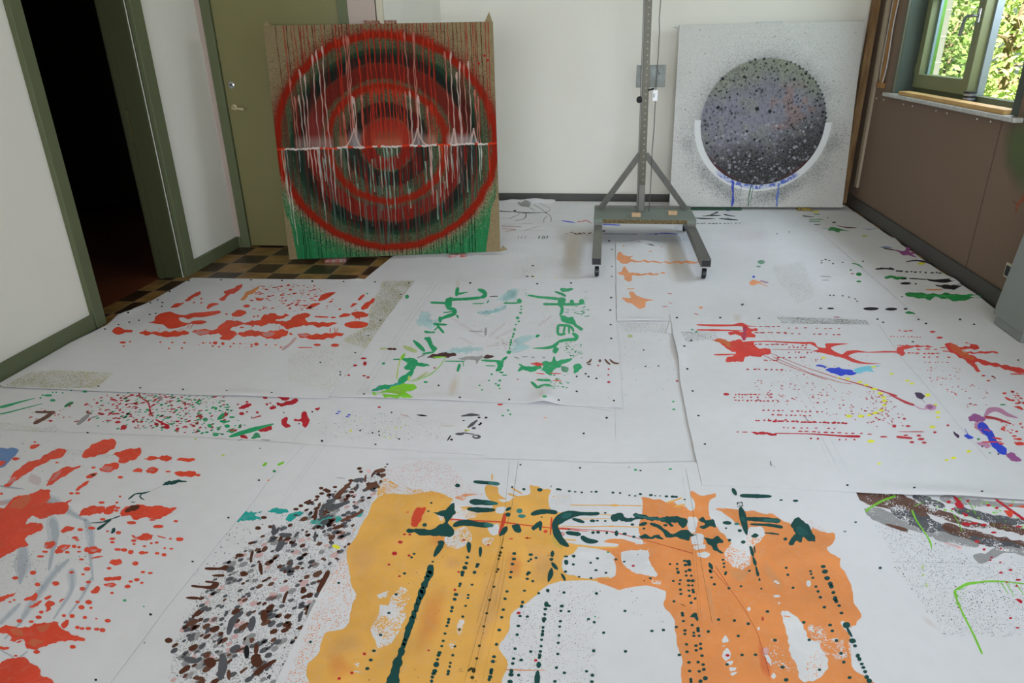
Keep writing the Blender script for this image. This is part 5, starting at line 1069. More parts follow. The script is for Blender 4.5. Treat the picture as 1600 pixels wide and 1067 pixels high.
s('GR', '245,512 300,495 400,465 535,428', [10, 22, 24, 7]); b('GR', '385,520 420,485 450,515 400,527', .75); e('GR', '88,400,17,13 115,440,15,13 210,415,21,9 260,473,22,15 155,498,22,12 230,443,19,11 155,327,12,10'); b('GR', '160,405 185,370 215,355 238,365 190,398'); e('RD', '222,366,14,11')
fld('GR GR RD', '0,240 200,240 300,400 380,440 250,500 0,500', 120, 3, 8, elong=.8)
s('BK', '195,541 260,545 330,529', 4, .8); s('GY', '455,531 512,536', 4, .8); e('BK', '600,354 786,349 390,385 700,427 262,549,9 445,588 435,643 851,541,8 613,590,9', 5, 4); e('BL', '962,347,12,4 950,360,12,4 1027,369,11,5 1015,380,11,4')
b('OD', '780,430 1423,380 1423,530 740,520', .05, 's', sm=0); fld('BK DO OL OL', '780,380 1423,350 1423,520 750,510', 90, 1., 2.6); fld('LP YE', '1080,370 1423,400 1423,530 960,510', 12, 3, 6); e('BK', '1305,353 1200,562,7 1222,478 1100,472 1355,527,7 1180,487 1225,502', 6, 5); e('RD', '1225,320,11,5')
on('G1', 'N6')
s('GY', '1070,910 1130,900 1185,904', [6, 20, 6]); s('GY', '1168,935 1140,960 1110,980', [14, 20, 12]); e('GY', '1148,984,14,7 1165,1037,26,14 1060,1020,26,8'); e('WH', '1160,1036,13,5'); s('BK', '985,1060 1005,1030', 9); s('GY', '1075,1012 1150,1022', 7); e('BK', '1180,918,10,5 1222,920,8,5 1085,937,8,4 1180,962,6 1190,952,6 1010,1055,9 1100,1000,9,4 150,883 210,1062,8', 6, 5); s('YE', '1090,995 1120,1000', 9, .6); s('BK', '795,902 825,905 860,909', [3, 12, 4]); s('PK', '700,900 745,912', 8, .5); stain('920,968 1050,972', 10, 0.18)
fld('BK DO OL', '350,860 980,930 980,1060 300,1060', 150, .9, 2.4); b('OL', '350,880 960,940 980,1065 250,1065', .05, 's', sm=0); e('RD', '563,854,11,4'); e('GR', '1360,874,8,5 1373,899,9,5 1327,907,9,5'); e('RS', '1310,838,17,6', a=.8)
on('G1', 'N7'); e('BK', '980,920 838,1017 236,919 203,955 195,962', 8, 6); e('SA', '600,921,10,3'); s('GY', '1030,858 1036,1066|860,858 1020,878', 1.5, .4)
on('S', 'N7'); b('DO', '1050,330 1380,340 1380,400 1100,390', .16, 's', sm=0); fld('BK GY', '1050,330 1400,340 1423,800 1060,800', 60, 1., 3); e('LP', '1125,415,18,9', a=.5); e('BK', '1008,430 1208,502 1220,603 1300,600', 6, 4); e('GR', '1392,820,8 1395,868,11,5'); e('RD', '1415,693,9,5')
# ---- cloth G
on('G', 'Q')
haze('BG', '340,0 370,90 345,200 320,330', [70, 60, 30, 20], .45); haze('BG', '560,0 600,100 590,250 610,400', [50, 44, 24, 14], .4); haze('BG', '450,260 370,330 300,420 200,560 120,690', [20, 34, 34, 40, 20], .45); haze('BG', '150,170 150,300 130,420', [70, 80, 20], .4); haze('BG', '470,330 475,460 350,650', [50, 28, 12], .4); haze('BG', '600,380 540,500 450,620', [20, 16, 10], .45); haze('BG', '130,550 60,620 0,680', 26, .4); haze('BG', '0,850 90,900|30,780 120,690|60,960 180,860', 12, .4)
b('BK', '0,200 260,260 280,480 0,520', .07, 's', sm=0); fld('BK GY', '0,200 620,0 650,300 200,500 0,500', 110, .8, 2.4)
on('G', 'P'); haze('BG', '0,835 80,845 160,856', [14, 12, 4], .55); haze('BG', '290,890 370,945 480,1020 560,1060', [20, 60, 30, 14], .4); haze('BG', '0,950 80,930', 30, .4); b('SB', '-30,580 50,590 105,585 125,605 80,650 40,700 -30,715'); b('BK', '420,590 560,600 780,640 700,650 440,630', .14, 's', sm=0); b('PK', '200,760 270,780 250,830 190,810', .25)
b('RO', '535,640 560,600 620,555 700,528 745,530 763,555 740,590 690,620 620,640 565,652|735,630 790,605 860,590 915,588 925,620 890,655 830,680 790,685 770,675 780,650 765,635|940,660 985,640 1030,645 1060,635 1125,645 1120,665 1080,670 1030,660 990,665|1155,658 1200,650 1275,658 1270,670 1220,675 1170,668|28,830 60,800 85,755 150,700 220,665 260,660 290,635 350,600 420,590 438,605 420,630 380,655 330,665 280,690 200,735 130,785 90,805 60,845 35,840|305,835 320,790 370,740 420,712 480,710 530,700 480,735 420,770 350,815|195,580 225,560 258,565 240,585 205,592|80,655 110,645 132,655 100,668|650,725 690,695 740,682 780,688 775,712 740,735 690,745|865,732 900,720 930,725 925,745 890,745|955,735 985,710 1040,725 1010,750 970,750|1140,748 1180,738 1280,742 1285,765 1220,775 1160,765|565,770 600,750 635,752 600,785 570,783|495,865 520,830 590,795 560,830 515,860|-30,680 40,670 30,690 -30,715')
b('PK', '660,725 700,705 740,710 720,735|320,810 360,760 400,730 380,775|40,825 90,770 110,780 70,815|960,735 990,722 1010,735', .35)
e('RO', '1295,763,16,8 787,777,17,9 612,714,15,7 373,681,12,6 467,883,16,8 507,882,16,8 665,943,20,9 672,1052,19,9 1100,740,18,6 228,547,10,5 10,885,10,8 765,943,10 785,903,9 770,977,18,8 760,995,16,8')
b('RO', '0,1030 40,970 80,915 150,895 240,875 265,855 330,860 320,880 330,910 320,940 360,945 430,935 470,922 440,950 455,970 430,1010 350,1025 260,1050 210,1030 170,1067 170,1150 -30,1150 -30,1040|515,1025 545,985 600,965 680,970 690,1000 640,1015 550,1030|680,1015 700,970 760,962 750,985 720,1020|785,1005 820,975 890,955 970,965 1060,965 1120,980 1155,975 1130,1005 1075,1030 1040,1055 960,1040 880,1055 850,1030 800,1030'); b('BR', '815,1002 850,965 920,962 900,985 850,1005', .8); b('SA', '90,930 200,890 180,960 60,1010', .3); b('PK', '0,930 40,935 50,950 0,960', .5)
e('G3', '320,940,16,6'); e('BK', '610,762,18,7', a=.7)
b('DG', '1060,825 1090,808 1150,795 1225,802 1160,815 1100,830'); s('DG', '840,920 860,910 880,882 930,885 985,868', [10, 12, 8, 12, 4]); s('DG', '930,885 905,905 945,925', [6, 10, 7]); s('DG', '680,1066 730,1050 785,1030', [12, 6, 9]); e('D2', '870,940,16,4', a=.6); s('GY', '990,865 1060,835', 2, .4)
fld('BK GY', '0,500 400,590 700,700 300,800 0,800', 60, 1, 2.5)
on('G', 'Q')
b('RO', '-30,-60 170,-60 170,5 90,60 80,75 130,70 170,30 230,20 275,25 275,65 215,95 185,100 165,130 185,165 130,185 60,220 20,245 -30,250|290,180 300,150 350,140 362,160 345,180 310,190|360,215 375,180 430,160 458,170 440,195 400,215 370,225|395,75 430,45 490,50 470,70 410,85|550,205 560,185 610,175 665,195 650,215 590,222|590,255 630,240 680,237 640,250|710,285 740,262 780,258 800,285 760,298|680,385 720,375 785,370 790,390 740,400 690,398|680,425 720,412 765,425 740,440 690,435|590,470 640,435 657,450 640,480 610,480|860,100 900,110 950,90 1000,100 990,125 930,138 880,120')
b('RO', '155,520 200,500 235,480 250,500 230,525 180,530|290,510 335,495 330,515 300,522|190,575 230,545 275,530 270,545 220,575|295,560 310,530 340,535 365,550 330,570 335,590 300,600 305,580|385,540 400,520 425,518 400,535|400,690 430,655 450,655 440,700 420,712|0,705 50,690 110,705 190,700 230,680 300,675 380,668 385,700 430,725 480,755 555,775 545,795 470,790 380,800 300,825 230,850 190,845 165,825 155,780 100,795 60,790 80,770 40,745 -30,735 -30,710|100,800 150,790 130,805|-30,825 60,835 50,848 -30,845|-30,960 60,910 120,900 170,905 200,935 240,960 265,985 270,1020 350,1055 360,1150 -30,1150|-30,510 60,490 105,475 80,500 30,525 -30,550')
b('SA', '240,700 330,690 300,730 250,730|60,720 140,715 150,760 110,760|180,800 240,780 280,800 220,830', .3); b('PK', '280,175 310,165 300,185|395,190 440,175 420,205|590,200 640,195 620,212|700,425 740,425 720,435|870,120 900,118 890,132', .5)
e('RO', '525,65,20,10 600,55,25,10 490,118,20,9 505,132,14,6 485,175,17,11 517,180,12,8 440,213,16,8 295,210,20,8 265,240,25,8 517,210,14,6 533,260,17,7 885,286,20,14 714,318,16,9 570,322,23,13 543,358,12,7 468,345,15,8 215,347,22,14 100,382,20,11 540,452,20,13 578,408,17,9 733,480,12,8 835,437,20,12 855,405,13,8 895,393,19,11 928,413,11,8 935,343,14,8 983,349,16,7 365,417,24,15 246,424,18,13 770,195,22,10 812,198,22,12 855,212,18,15 930,217,23,11 960,215,10 1028,220,16,9 1073,230,17,11 1025,150,15,7 990,154,10 945,174,13,6 1077,187,9 1120,190,13,6 1175,128,27,13 1115,125,11,6 735,125,20,8 735,148,16,8 775,85,18,11 703,76,10,6 1035,45,36,12 860,20,34,11 1150,10,15,8 875,138,17,9 877,160,11,6 270,605,15,10 253,638,22,12 205,667,17,9 127,662,19,12 418,627,14,10 472,630,18,13 508,538,15,8 580,540,22,15 533,573,21,15 595,577,11,8 555,640,15,11 705,661,20,12 630,648,9,5 506,705,15,11 537,712,17,9 578,712,18,11 632,716,18,10 670,722,20,14 240,865,21,13 476,832,20,13 103,890,12,6 995,2,20,6 65,538,10,6 93,525,11,6')
s('RO', '1030,105 1060,118 1085,120', 7)
s('DG', '725,0 680,35 640,62', [10, 14, 26]); s('DG', '590,22 660,18 725,8', [4, 8, 6]); b('DG', '725,90 735,60 752,55 750,85'); e('BK', '1260,274,9,6 985,620,10,8 627,1048,10,8 945,805,5,4', 6, 5); e('GR', '815,528,13,8 940,568,7,4')
on('G', 'R'); b('LG', '460,702 468,688 488,680 490,692 475,706|557,697 580,680 608,670 598,686 575,698'); e('G2', '538,738,12,8'); e('LP', '203,633,11,6 22,528,8'); e('SA', '500,797,9,5'); e('RO', '5,662,15,9 10,752,18,15 42,764,15,8'); e('BK', '438,797,9,6 238,1042,8,6 445,588,6,3', 6, 5)
# ---- cloth H
on('H', 'R')
b('TL', '285,1060 320,1028 345,998 372,1004 392,998 400,1012 460,996 452,1004 412,1022 440,1040 455,1056 420,1052 370,1062 320,1060 300,1075|495,1000 540,980 610,985 632,1005 570,1015|610,1058 650,1010 740,1005 690,1035 650,1062|730,1040 780,1030 770,1045|780,1064 840,1040 970,1030 975,1058 900,1085 780,1085|1055,1030 1100,1005 1118,1012 1090,1040'); b('D2', '980,1020 1020,1008 1050,1012 1010,1025')
on('H', 'T')
hp_ = '1423,-322 1318,-280 1130,-155 920,-71 753,33 565,138 356,305 188,536 63,787 8,1067 711,1067 1004,473 1235,96 1436,-301'
b('BK', hp_, .25, 's', sm=0); b('G3', hp_, .2, 's', sm=0)
fld('BK GY', '300,0 1200,-100 1100,300 720,1067 0,1067 140,500', 900, .8, 2.6)
for (col_, n_, r0_, r1_, al_) in (('GY G3 G3 PK PK G3', 150, 7, 15, .7), ('BR B2 GY GY GY GY BR', 260, 5, 11, .95), ('GY BR B2', 50, 8, 14, .92)): fld(col_, hp_, n_, r0_, r1_, al_, .4, 1.0)
for k in range(46):
    poly = [tuple(p) for p in rd(hp_)]
    while True:
        x, y = R.uniform(60, 1350), R.uniform(-380, 1060)
        if inside((x, y), poly): break
    c = R.choice('BR GY GY B2 G3 BR GY'.split()); an = R.gauss(-1.0, .5); l = R.uniform(30, 75); f = 1-(y < 0)*.35
    s(c, '%f,%f %f,%f %f,%f' % (x, y, x+math.cos(an)*l*.5*f+R.uniform(-12, 12), y+math.sin(an)*l*.5*f, x+math.cos(an)*l*f, y+math.sin(an)*l*f), [R.uniform(18, 30)*f, R.uniform(16, 34)*f, R.uniform(18, 30)*f], .92, wob=.3)
s('BR', '255,320 350,322 400,312', [18, 16, 44]); s('GY', '400,330 440,318', 34); s('BR', '300,365 375,365', [10, 22]); s('BR', '165,433 230,440 290,446 335,420', [18, 16, 24, 44]); s('BR', '255,405 300,410 340,414', 14); s('BR', '130,510 210,514', [12, 24]); e('BR', '15,790,24,18 600,55,20,12 680,46,16,10 480,233,28,13'); s('BR', '190,625 250,580', 30); s('GY', '225,590 265,570', 28); s('GY', '120,910 200,925', 38); s('BR', '90,1000 150,960', 34); s('GY', '370,890 375,960 350,1040', [50, 60, 50]); s('GY', '470,620 430,660 405,745', [34, 44, 36]); s('BR', '640,600 640,660', 50); s('GY', '570,640 550,720', 44); s('GY', '765,140 725,200', 40); s('BK', '525,830 525,900', 40); s('BR', '590,820 585,870', 44); s('BR', '580,1010 640,960 715,920', [40, 30, 20]); e('BR', '590,925,40,38 505,352,24,16 290,935,38,34'); s('YE', '1090,170 1130,185', 26); s('BR', '1060,340 990,470', [36, 30]); s('G3', '960,540 920,640', [30, 16])
on('H', 'R'); fld('BR BR GY B2 GY', '760,920 1000,780 1280,700 1240,800 1140,950 1050,1040 640,1060', 40, 4.5, 9, .95, .5, .8); s('GY', '840,1040 850,980 920,930 980,880|870,980 940,965 1030,940|900,990 1000,950', [22, 26, 24, 16]); s('B2', '940,910 1000,850 1040,810', [40, 26, 18]); s('GY', '1060,800 1120,790', 26); s('B2', '1195,740 1260,730', [22, 30]); e('BR', '845,849,15,9 1095,720,16,10 1105,741,13,8 820,904,16,9 848,884,17,9 888,868,20,12 935,841,14,8 1040,799,18,9 712,964,16,10 680,986,18,9 470,1041,19,11 1043,874,18,9 1157,829,18,9'); s('BR', '735,945 760,938 795,940', [16, 24, 12]); s('B2', '1150,850 1190,810 1215,830', [40, 40, 30]); e('PK', '1157,738,14,12'); e('BK', '1356,671 1277,692 1218,760,14,8 1242,902', 7, 5); s('GY', '945,780 1000,785', 3, .6); s('B2', '975,1064 1060,1030 1120,995', 20)
s('GY', '735,450 470,800 290,1066', 1.2, .3); s('GY', '890,540 560,1000|850,560 600,900', 1.3, .25)
# ---- cloth I, the orange wash
on('I', 'U')
LMp = [('U', '22,250 60,228 120,222 320,212 420,205 530,245 560,300 640,300 720,340 790,300 760,230 755,170 830,168 850,220 905,262 970,235 1030,215 1030,165 1045,156 1085,168 1110,190 1170,192 1160,260 1190,330 1290,340'), ('W', '330,400 310,430 340,520 420,560 400,600 340,650 340,740 420,760 560,765 640,770'), ('X', '760,418 680,400 560,395 470,405 390,440 340,480 270,530 200,590 160,640 150,690 120,760 95,810 95,850 125,900 130,960 115,1000 105,1067 105,1300'), ('V', '60,1300 95,1067 85,1000 95,930 150,870 185,800 220,735 330,700 365,660 375,600 380,540 400,490 375,440 365,350 340,250 345,180 410,110 455,0')]
def multi(L):
    o = []
    for c, t in L:
        x0, y0, sc = CR[c]; o += [(x0+x*sc, y0+y*sc) for x, y in rd(t)]
    return o
def wash(L, col, a, k='f', sm=2, rim=0.012, rimcol='TN'):
    """a puddle with a thin pale tide line along its rim"""
    c = cur[0]; p = outline(multi(L), sm, 1.2); w_ = [tuple(at(x, y, 'z', c.z)[:2]) for x, y in p]
    c.layer += .3; c.poly(w_, pc(col), a, MI[k])
wash(LMp, 'OR', .96)
wash([('W', '560,765 640,770 675,745 680,690 660,640 620,590 560,575 690,560 700,545 600,530 640,512 720,512 800,535 885,548 885,585 780,585 720,600 715,650 740,690 800,725 880,750 960,755 1000,800 960,830 880,815 790,825 735,835 700,845 650,825 560,790')], 'O2', .95)
wash([('W', '845,240 900,238 960,250 1010,280 1060,275 1090,300 1130,300 1180,320 1190,270 1168,205 1180,198 1230,233 1290,222 1320,203 1342,208 1330,238 1288,262 1283,330 1310,370'), ('Y', '320,400 420,520 500,540 550,500 500,440 440,390 380,330 330,315 450,312 520,330 600,340 690,350 760,380 820,420 900,440 975,450 1060,465 1100,475'), ('Z', '1090,150 1055,185 1090,225 1150,250 1140,300 1165,350 1200,400 1225,470 1245,560 1275,630 1250,660 1245,690 1190,680 1150,670 1180,720 1200,780 1190,830 1215,920 1250,990 1350,1060 1400,1100 1500,1300 160,1300'), ('X', '1290,1200 1280,1067 1270,1000 1275,940 1265,860 1250,790 1235,720 1225,660 1190,610 1165,550 1180,500 1170,465 1100,435'), ('W', '940,760 950,740 900,650 890,570 850,540 830,440 860,330')], 'O2', .95)
on('I', 'V')      # lighter and yellower pools inside the wash
for g in ('345,190 470,130 560,200 520,330 430,420 370,340', '260,760 420,720 480,820 300,920 160,900', '980,220 1120,260 1080,330 980,320', '1240,300 1400,250 1360,600 1180,1000 1140,900'): b('TN', g, .25, soft=.7)
for g in ('900,30 1060,150 1000,200 860,160', '860,480 1000,420 960,760 800,900 780,760', '200,900 300,860 420,1000 240,1067'): b('O2', g, .28, soft=.7)
on('I', 'X'); b('TN', '240,130 480,200 470,380 300,440 280,260', .28, soft=.7); b('LP', '420,90 520,120 500,200 430,160', .22, soft=.4); b('RS', '150,200 240,260 220,380 130,380', .2, soft=.7)
on('I', 'Z'); b('TN', '640,240 780,420 760,480 620,330', .28, soft=.7); b('TN', '250,380 300,420 330,700 290,600', .3, soft=.7); b('RO', '600,780 690,900 690,1067 620,1000', .25, soft=.5); b('TN', '400,330 560,330 480,420', .3, soft=.4)
on('I', 'U')
b('OR', '40,232 62,130 110,118 180,165 350,195 530,245 400,222 200,222', .5, 'r', soft=.0, sm=1); b('RS', '60,215 100,60 300,-10 500,20 700,220 500,250 200,200', .13, 's', sm=0); b('O2', '540,240 620,215 730,215 720,222 640,228 600,260', .5, 'r', sm=0)
b('WH', '530,260 580,310 720,330 700,360 560,395 480,372 500,330|480,500 600,430 660,480 640,540 560,575 500,560|430,340 480,350 470,400 440,370', .6, 'r', sm=1); b('WH', '830,300 880,305 860,345 815,340|765,440 830,410 835,470 790,490|830,255 900,250 910,265 850,268'); b('WH', '725,520 760,500 800,510 790,540 740,552', .55, 'r')
on('I', 'V')
b('WH', '500,700 545,640 560,560 610,560 640,500 700,440 762,490 730,560 725,640 650,790 590,830 560,860 530,800 510,750|540,490 620,470 600,510 560,515', .62, 'r', sm=1); b('WH', '520,840 560,800 620,815 560,865|1080,655 1110,660 1090,755 1055,740|1010,800 1055,790 1030,850|395,940 425,940 415,965', .5, 'r', sm=1); s('WH', '390,990 430,998', 9, .8)
b('RS', '400,60 340,180 340,250 370,440 390,540 370,660 220,735 150,870 90,930 90,1067 -60,1067 170,500 322,200 388,60', .15, 's', sm=0); b('O2', '400,60 340,180 340,250 370,440 390,540 370,660 220,735 150,870 90,930 90,1067 -60,1067 170,500 322,200 388,60', .2, 's', sm=0); b('OR', '400,490 440,500 470,600 400,620 375,580', .3, 's', sm=0)
on('I', 'X')
b('BR', '340,480 560,400 720,420 720,1067 120,1067 130,900 100,810 200,600', .07, 's', sm=0)
s('O2', '120,980 250,985 390,985', [8, 6, 3], .9); b('WH', '115,1020 170,1010 200,1060 110,1062')
b('WH', '570,240 600,215 680,208 810,214 838,250 760,262 640,260|510,290 560,284 800,283 843,300 843,360 805,378 670,368 540,362 505,335|885,212 950,202 1055,202 1058,265 1000,282 890,266|905,292 1060,288 1118,370 1050,362 950,340|975,150 1045,152 1045,158 975,158'); b('WH', '1080,395 1140,400 1135,425 1085,415', .6, 'r')
on('I', 'W')
s('OR', '240,288 420,290 640,291 850,294', 6); e('OR', '670,291,30,7'); s('OR', '570,348 660,356|320,430 500,432 640,428 850,434', 5); e('OR', '650,429,22,5'); s('OR', '350,545 560,568 700,565', [10, 14, 6]); s('OR', '340,515 420,520', 8); s('OR', '400,382 640,378', 4)
b('WH', '1150,372 1205,370 1212,420 1190,470 1155,462|1172,485 1245,478 1250,540 1180,545|1190,555 1262,548 1260,575 1195,582|1210,605 1260,595 1295,610 1285,632 1220,628')
b('WH', '255,220 310,210 385,220 385,320 330,310 250,300', 1.); b('OR', '260,230 390,225 385,318 300,315', .28, 'r', sm=0); s('OR', '1010,275 1060,262 1110,242', [12, 10, 10]); s('OR', '1060,300 1100,292 1130,286', 12); s('O2', '1335,313 1423,316', 7)
on('I', 'Y')
b('WH', '285,330 335,325 372,335 400,395 430,440 470,462 515,470 545,440 590,430 640,440 645,492 600,540 575,560 555,600 555,670 500,710 440,690 385,630 400,570 430,545 400,500 380,480 340,440 300,390'); b('O2', '385,570 470,540 560,560 556,670 500,712 430,688 385,630', .34, 'r', sm=1); b('O2', '530,480 600,440 645,470 600,550 545,560', .28, 'r', sm=1); b('O2', '590,345 700,345 770,400 860,400 800,420 700,372', .4, 'r', sm=0); b('O2', '930,380 1060,460 1100,490 960,455', .35, 'r', sm=0)
on('I', 'Z')
b('WH', '760,595 820,610 880,660 910,720 940,780 1000,800 1020,850 1055,900 1060,970 1000,1040 930,1060 880,1050 860,960 845,930 815,880 800,780 780,700 765,650'); s('O2', '770,630 815,636', 8); b('O2', '960,830 1040,880 1060,970 990,1040 900,1050 920,960', .16, 's', sm=0); e('WH', '935,417,16,22 720,405,12 545,585,12,14 608,712,8,12 735,415,10 727,500,22,9 742,545,9,6')
b('WH', '370,790 390,755 412,790 405,802 380,806|368,830 390,822 375,832|368,880 400,840 428,880 420,910 390,920|400,930 440,925 430,950 405,950|415,970 462,965 455,985 420,990|425,1005 475,995 440,1020|690,1025 705,1000 722,1020 705,1040|640,880 685,900 690,960 670,930|930,700 970,720 960,732|985,735 1015,728 1010,745|1085,780 1120,775 1130,800 1100,795')
b('WH', '690,780 860,860 850,1000 700,980|930,690 1040,720 1060,900 960,780|1050,790 1200,800 1200,900 1070,900', .30, 'r', sm=1); b('O2', '1180,680 1260,660 1200,720 1215,900 1160,820', .4, 'r', sm=0); e('PK', '655,860,20,26', a=.7); e('RD', '635,648,10,14', a=.5)
# red marks and dark green strokes
on('I', 'U'); b('RO', '258,415 270,360 282,322 310,308 355,305 345,345 330,372 318,405 300,428 272,430', .85); s('RO', '505,383 600,388 850,400 1000,420 1180,440 1420,462', [14, 8, 9, 8, 7, 4], .85); s('RO', '875,350 862,410 838,478', [30, 24, 22], .8); s('RO', '1180,372 1172,485', [14, 8], .85); e('RO', '238,336,12,3 915,510,14,5 1025,506,26,3 1020,505,8,7 1140,462,14,10')
s('OR', '790,130 792,90', [8, 14]); s('OR', '920,178 985,215', 9, .9); s('OR', '895,215 960,238', 12, .9)
on('I', 'W'); s('RO', '310,440 480,450 640,462', [8, 4, 6], .8); s('RO', '640,462 850,512 1180,606', [8, 4, 3], .7); e('RO', '330,480,16,16', a=.35); s('RD', '1330,690 1423,830', 4, .5)
on('I', 'Z'); s('RD', '300,320 370,400 450,490 530,610 600,740 650,900 680,1020', 3.5, .5); s('RD', '0,170 180,220', 3, .5)
on('I', 'V'); e('RD', '693,147,15,10 655,221,17,13 750,235,10,7 618,294,10,6 687,370,10,6 1074,342,9,6 1050,459,9,8 878,855,9,6 458,878,12,9 376,1002,12,9 293,1039,12,9 1108,134,9,6 1268,165,9,6 720,96,10,6 755,98,10,6')
s('DG', '965,158 935,200 915,238', [52, 36, 28]); e('DG', '905,275,10,6 960,150,24,14'); s('DG', '902,300 885,355 868,390 850,430 828,490 795,585 770,650 742,735 720,808', [22, 46, 26, 34, 44, 24, 34, 40, 22], wob=.2); e('DG', '890,325,22,32 868,385,20,22 850,428,24,24 828,492,18,34 797,575,17,34 768,660,18,34 745,712,22,26 730,770,16,26 700,862,24,30 675,935,32,36 812,530,18,30 782,620,18,30 720,802,17,24 712,825,15,22 880,355,20,24 838,462,19,24'); s('DG', '705,838 690,890 668,950 655,1010 640,1080 620,1200', [28, 34, 48, 62, 100, 120])
DOT = 11
s('DG', '1140,155 1142,212', [40, 26]); e('DG', '1132,247,12,9 1125,285,13,9 1114,315,17,13 1100,345,14,13 1097,362,12,11 1085,420,11,10 1080,434,10,8 1057,490,15,11 1048,521,14,10 1032,575,11,12 1027,598,11,10 1010,652,11,10 1006,672,11,11 997,695,11,8 985,745,11,8 973,793,11,8 964,827,10,8 949,870,14,11 943,887,14,10 936,914,11,9 928,948,20,18 918,990,16,14 910,1007,15,12 902,1030,12,12 897,1056,12,12')
s('DG', '1217,185 1215,240', [32, 18]); e('DG', '1199,293,14,10 1193,307,12,9 1178,345,13,11 1162,425,10,7 1137,493,10,7 1135,512,10,7 1120,564,10,7 1101,634,11,8 1079,719,11,8 1050,829,10,8 1036,887,11,9 1020,937,10,8 1016,961,10,9 1008,992,12,11 1004,1010,11,10 852,35,14,11 783,224,10,7 766,247,10,7 720,352,12,8 666,489,11,9 618,610,12,8 564,754,12,9 520,858,13,9 500,918,14,10 477,974,14,11 290,414,10,8 105,800,10,9')
e('DO', '1358,184,9,6 1348,215,11,9 1342,235,10,9 1336,258,8,6 1332,325,10,8 1322,341,9,6 1305,439,10,8 1277,525,10,8 1258,612,11,8 1238,698,10,8 1210,825,11,9 1193,908,11,9 1172,985,13,18 1163,1032,13,11'); s('DO', '1135,990 1160,970', 18); s('BK', '1072,990 1105,992', 2); s('BK', '1080,980 1095,972', 3)
on('I', 'U')
b('DG', '228,462 250,442 300,445 400,448 440,425 480,400 475,370 440,352 400,338 480,325 520,280 540,278 545,320 555,345 520,375 500,410 535,435 540,480 500,500 440,490 330,490 290,470 245,475'); s('DG', '540,425 580,405 640,405 700,418 780,422', [30, 42, 40, 36, 32]); s('D2', '740,418 795,424', 26, .8)
s('DG', '672,137 760,144 835,152', [20, 20, 24]); s('D2', '770,146 832,152', 20, .9); e('DG', '565,162,16,13'); s('DG', '650,268 700,270 825,280', [40, 36, 22]); s('D2', '750,274 825,280', 18, .7); s('DG', '632,315 700,322 806,322', [22, 34, 22]); s('DG', '908,310 885,322', 28); e('DG', '895,352,18,14 350,420,16,12'); e('D2', '970,328,20,16 985,362,26,12'); e('DG', '1103,190,18,12 922,172,8 998,187,10,7')
s('DG', '1050,350 1085,335 1150,330 1210,338', [34, 36, 28, 36]); b('DG', '920,420 960,415 985,450 975,470 945,465 920,440|1045,440 1080,410 1105,390 1120,410 1113,430 1115,458 1098,455 1095,435 1075,445 1065,460'); s('DG', '882,440 870,470 840,490', [46, 40, 16]); e('DG', '373,330,10,5 393,276,9,6 1115,368,8,4')
on('I', 'W')
s('DG', '568,345 520,348 460,346 390,348 330,368 278,410 280,440 295,480 320,525 368,558', [24, 22, 22, 46, 62, 44, 40, 48, 46, 22]); s('D2', '330,365 385,350', 36, .5)
e('DG', '300,186,14,7 316,190,10,6 375,199,10,7 413,203,9,5 456,207,9,6 520,203,7,5 550,203,11,7 660,208,10,7 707,211,9,6 768,226,8,5 806,230,8,5 840,218,12,7 908,225,14,7 937,229,7,4 968,230,7,4 1010,233,12,7 1050,235,14,8 1072,236,13,7 1128,254,8,5 78,186,11,8 527,393,18,9 558,392,10,6 610,394,9,6 610,341,9,6 787,417,12,8 863,444,10,7 1003,422,14,8 530,470,12,10 563,468,13,10 620,472,8,10 683,475,12,20 737,478,14,9 797,498,12,8 372,450,10,4 55,26,7,5 445,46,8,6'); s('DG', '258,163 254,174', 6)
b('DG', '645,370 670,345 720,345 750,375 800,370 790,350 830,345 900,365 980,370 1050,362 1130,375 1150,405 1130,435 1100,430 1080,405 1040,405 1060,425 1040,428 980,395 900,390 840,380 780,395 740,402 700,385 680,402 655,390'); s('D2', '800,355 900,378 1000,385', 14, .6)
s('DG', '835,420 880,408', 22); s('DG', '905,412 960,428 985,450', 22); b('DG', '975,440 1010,455 1060,480 1100,455 1140,450 1170,475 1212,485 1165,495 1162,525 1110,510 1060,500 1010,500 985,470|830,495 870,480 900,495 960,485 990,512 930,508 870,512'); s('DG', '398,380 470,402', 22); s('DG', '358,470 445,482', 28); s('DG', '458,500 480,528 560,528', [40, 38, 22])
e('DG', '405,624,11,10 357,626,10,7 355,664,13,15 401,678,10,8 350,725,11,9 559,637,10,7 515,668,8,6 549,715,10,6 615,733,9,7 439,759,9,6 517,768,10,7 680,646,10,7 734,660,10,6 905,769,11,7 234,848,12,11 340,862,11,8 552,868,11,7 739,982,10,8'); e('RD', '793,687,10,7'); e('G2', '628,598,10,5'); e('BK', '823,614,4 865,785,5 783,853,4', 4, 4); e('GR', '808,59,11,7 1036,55,12,6'); e('BK', '840,64,7,4 767,43,5,3')
on('I', 'X')
